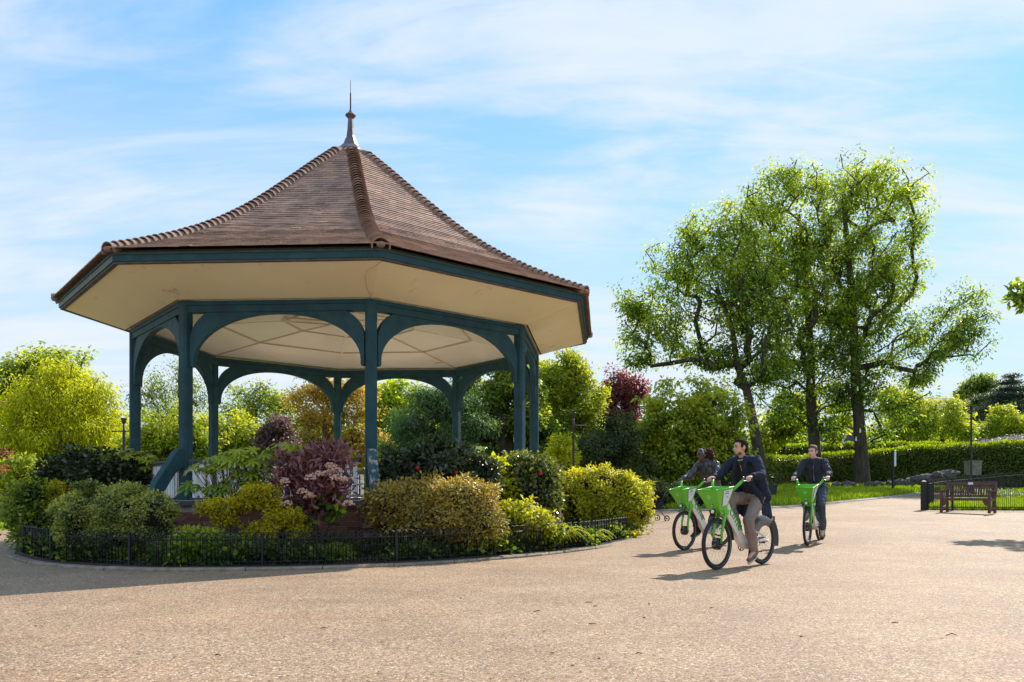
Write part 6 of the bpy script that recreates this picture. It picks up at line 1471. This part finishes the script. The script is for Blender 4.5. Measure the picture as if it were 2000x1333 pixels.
mb = MB(); c2 = c + .02; mb.box(-c2, c2, -c2, c2, z1 - .08, z1 - .03); mb.build('rim', M_bin, bn); mb = MB(); mb.box(-c, c, -c, c, z1 + .0, z1 + .03); mb.bar((-c, c * .8, z1 - .05), (-c, c * .8, z1 + .02), .02, .02); mb.bar((c, c * .8, z1 - .05), (c, c * .8, z1 + .02), .02, .02); mb.build('lid', M_bin, bn)
mb = MB(); mb.bar((0, 0, -.02), (0, 0, z0 + .02), .08, .08); mb.build('post', M_iron, bn)
b = ground_at(5, 25.5); bn = empty('litter_bin', b, 0, 'round grey litter bin with a dark lid on the grass at the left edge', 'bin')
mb = MB(); mb.lathe([(.20, 0), (.21, .02), (.21, .5), (.19, .52)], 18); mb.build('body', M_bgrey, bn, True); mb = MB(); mb.lathe([(.23, .52), (.24, .55), (.18, .62), (.05, .66)], 18); mb.build('lid', M_black, bn, True)
b2 = ground_at(22, 27.5); bb2 = empty('park_bench', b2, 0, 'plain grey wooden bench partly hidden at the left edge behind the litter bin', 'bench')
for z in (.42, .62, .78): mb = MB(); mb.box(-.75, .6, .2 if z > .5 else -.15, .23 if z > .5 else .2, z, z + (.1 if z > .5 else .03)); mb.build('slat', M_stone, bb2)
for x in (-.6, .45): mb = MB(); mb.box(x - .03, x + .03, -.12, .2, 0, .42); mb.box(x - .03, x + .03, .15, .2, .42, .9); mb.build('leg', M_iron, bb2)
az = ground_at(2, 26.8); C = np.array([(rg.normal() * .28, rg.normal() * .2, .75 + abs(rg.normal()) * .16) for _ in range(90)])
P, D, Nn, sz, ti = cluster(C, 14, .14, .8, .05, rg); ax_ = empty('azalea', az, 0, 'pink flowering azalea at the left edge above the litter bin', 'shrub'); L_pink = leaf_mat('pink petals', (.4, .12, .18), (.65, .28, .36), (.8, .5, .55), trans=.3, tcol=(1.2, 1, 1))
o = link('blossom', leaves_mesh('blossom', P, D, Nn, sz, .9, L_pink, ti), ax_); o['kind'] = 'stuff'; mb = MB()
for i in range(6): mb.tube([(0, 0, -.05), (.12 * math.cos(i), .1 * math.sin(i), .4), (.25 * math.cos(i), .2 * math.sin(i), .8)], [.02, .014, .006], 5)
mb.build('stems', M_bark, ax_, True)
# pushchair half hidden by the euonymus
b = ground_at(1274, 22.5); pc = empty('pushchair', b, .4, 'dark navy pushchair half hidden behind the yellow euonymus', 'pushchair')
M_pcf = cloth('navy pushchair cloth', rgb(.02, .022, .04), rgb(.014, .016, .03))
mb = MB(); prof = [(-.22, .35), (.18, .38), (.26, .62), (.20, .66), (.05, .50), (-.20, .46)]; mb.prism(prof, Matrix.Identity(4), .40); mb.build('seat', M_pcf, pc)
mb = MB(); hd = arc(0, .60, .27, -10, 150, 10); mb.band([(x * .93, .60 + (z - .6) * .93) for x, z in hd], hd, Matrix.Identity(4), .44); mb.build('hood', M_pcf, pc)
for s in (1, -1):
    mb = MB(); mb.tube([(-.32, s * .24, .10), (.05, s * .24, .45), (.38, s * .24, .95)], .012, 6); mb.build('frame_tube', M_black, pc, True)
    mb = MB(); mb.tube([(.30, s * .24, .10), (.02, s * .24, .42)], .012, 6); mb.build('frame_tube', M_black, pc, True)
    for x in (-.33, .32):
        wv = MB(); wv.tube([(x + .075 * math.cos(2 * PI * i / 14), s * .26, .095 + .075 * math.sin(2 * PI * i / 14)) for i in range(14)], .018, 6, closed=True); wv.ball((x, s * .26, .095), .03, .02, .03, 6); wv.build('wheel', M_rubber, pc, True)
mb = MB(); mb.tube([(.38, -.24, .95), (.40, 0, .97), (.38, .24, .95)], .014, 6); mb.build('handle', M_black, pc, True)
# dark shrubs beyond the path, between the euonymus and the riders
shrub('dark bush beyond the path behind the pushchair', 28.5, [(1300, 978, 30, 22), (1335, 975, 26, 22), (1275, 965, 22, 20)], 260, 30, .4, .10, L_dark, seed=95, name='bush', wave=.9, tips=40)
shrub('mauve flowering shrub above the hedge at the right edge', 54, [(1960, 869, 36, 6), (1990, 864, 30, 8), (1930, 873, 22, 5)], 160, 40, .5, .10, leaf_mat('mauve flowers', (.24, .22, .22), (.42, .37, .42), (.60, .56, .60), trans=.3, tcol=(1.1, 1, 1.1)), seed=96, name='flowering_shrub', wave=1.2, tips=30)
# --- house roof far behind, right
b = ground_at(1870, 110); hs = empty('house', b, .15, 'house far behind the trees at the right, only its ridge and chimney showing', 'house'); k = 110 / F
zr = pt(0, 778, 110).z - b.z
M_hroof = material('far roof', rgb(.30, .20, .14), rgb(.22, .15, .11), scale=1, rough=.8); M_hwall = material('far brick wall', rgb(.28, .20, .15), rgb(.22, .15, .11), scale=1, rough=.9)
mb = MB(); mb.box(-5, 5, -3, 3, 0, zr - 2.2); mb.build('wall', M_hwall, hs)
mb = MB(); mb.prism([(-3.4, zr - 2.3), (3.4, zr - 2.3), (0, zr)], Matrix.Rotation(PI / 2, 4, 'Z'), 10.6); rf = mb.build('roof', M_hroof, hs); mb = MB(); mb.box(-.4, .4, -.35, .35, zr - .5, zr + .85); mb.box(-.46, .46, -.41, .41, zr + .85, zr + 1.0); mb.build('chimney', M_hwall, rf)
for x in (-3.2, 0, 3.2):
    mb = MB(); mb.box(x - .6, x + .6, -3.04, -2.99, zr - 4.4, zr - 3.0); w_ = mb.build('window', M_white, hs); mb = MB(); mb.box(x - .5, x + .5, -3.06, -3.045, zr - 4.3, zr - 3.1); mb.build('pane', M_ink, w_)
# dark gable of a shed behind the hedges between the trunks
b = ground_at(1640, 58); sh_ = empty('shed', b, .0, 'dark slate roofed shed behind the hedges, between the two right trunks', 'shed'); k = 58 / F; z0 = pt(0, 866, 58).z - b.z; z1 = pt(0, 812, 58).z - b.z
M_slate = material('slate', rgb(.075, .07, .10), rgb(.055, .05, .075), scale=2, rough=.8)
mb = MB(); mb.box(-1.5, 1.5, -1.2, 1.2, 0, z0 - .2); mb.build('wall', M_stone, sh_); mb = MB(); mb.add([Vector(p) for p in ((-1.8, -1.5, z0 - .25), (1.8, -1.5, z0 - .25), (1.8, 1.5, z0 - .25), (-1.8, 1.5, z0 - .25), (-.5, 0, z1), (.7, 0, z1))], [(0, 1, 5, 4), (1, 2, 5), (2, 3, 4, 5), (3, 0, 4), (3, 2, 1, 0)]); mb.build('roof', M_slate, sh_)

# ================================================================ LITTER ON THE GRAVEL
M_twig = material('dead twig', rgb(.05, .03, .02), rgb(.03, .02, .015), scale=20, rough=.9); M_dry = material('dry leaf', rgb(.45, .30, .15), rgb(.3, .18, .08), scale=20, rough=.8)
tw = [(1157, 1220, 14), (1248, 1281, 12), (1049, 1196, 16), (1150, 1179, 14), (1163, 1187, 10), (1268, 1182, 5), (1258, 1208, 6), (1858, 1244, 22), (1748, 1219, 12), (426, 1284, 14), (1118, 1303, 8), (1170, 1290, 6), (1390, 1190, 8), (1565, 1246, 7), (70, 1225, 6)]
for i, (u, v, w) in enumerate(tw):
    g = cast(u, v); k = g.y / F * w; mb = MB(); a = random.uniform(-.5, .5); d = Vector((math.cos(a), math.sin(a), 0)) * k / 2; m = Vector((random.uniform(-.2, .2) * k, random.uniform(-.3, .3) * k, k * .12))
    mb.tube([-d + Vector((0, 0, .004)), m + Vector((0, 0, .004)), d + Vector((0, 0, .004))], [.003, .004, .002], 4); o = mb.build('twig', M_twig); o.location = g; tag(o, 'small dark fallen twig lying on the gravel', 'twig', 'twigs scattered on the gravel')
for i, (u, v, w) in enumerate([(632, 1230, 18), (10, 1066, 12), (1078, 1281, 12), (1063, 1236, 8), (900, 1170, 6)]):
    g = cast(u, v); k = g.y / F * w; mb = MB(); mb.add([(-k / 2, 0, .004), (0, -k * .18, .014), (k / 2, 0, .005), (0, k * .2, .016)], [(0, 1, 2), (0, 2, 3)]); o = mb.build('fallen_leaf', M_dry); o.location = g; o.rotation_euler.z = random.uniform(-.4, .4); tag(o, 'dry curled fallen leaf lying on the gravel', 'leaf', 'dry leaves scattered on the gravel')
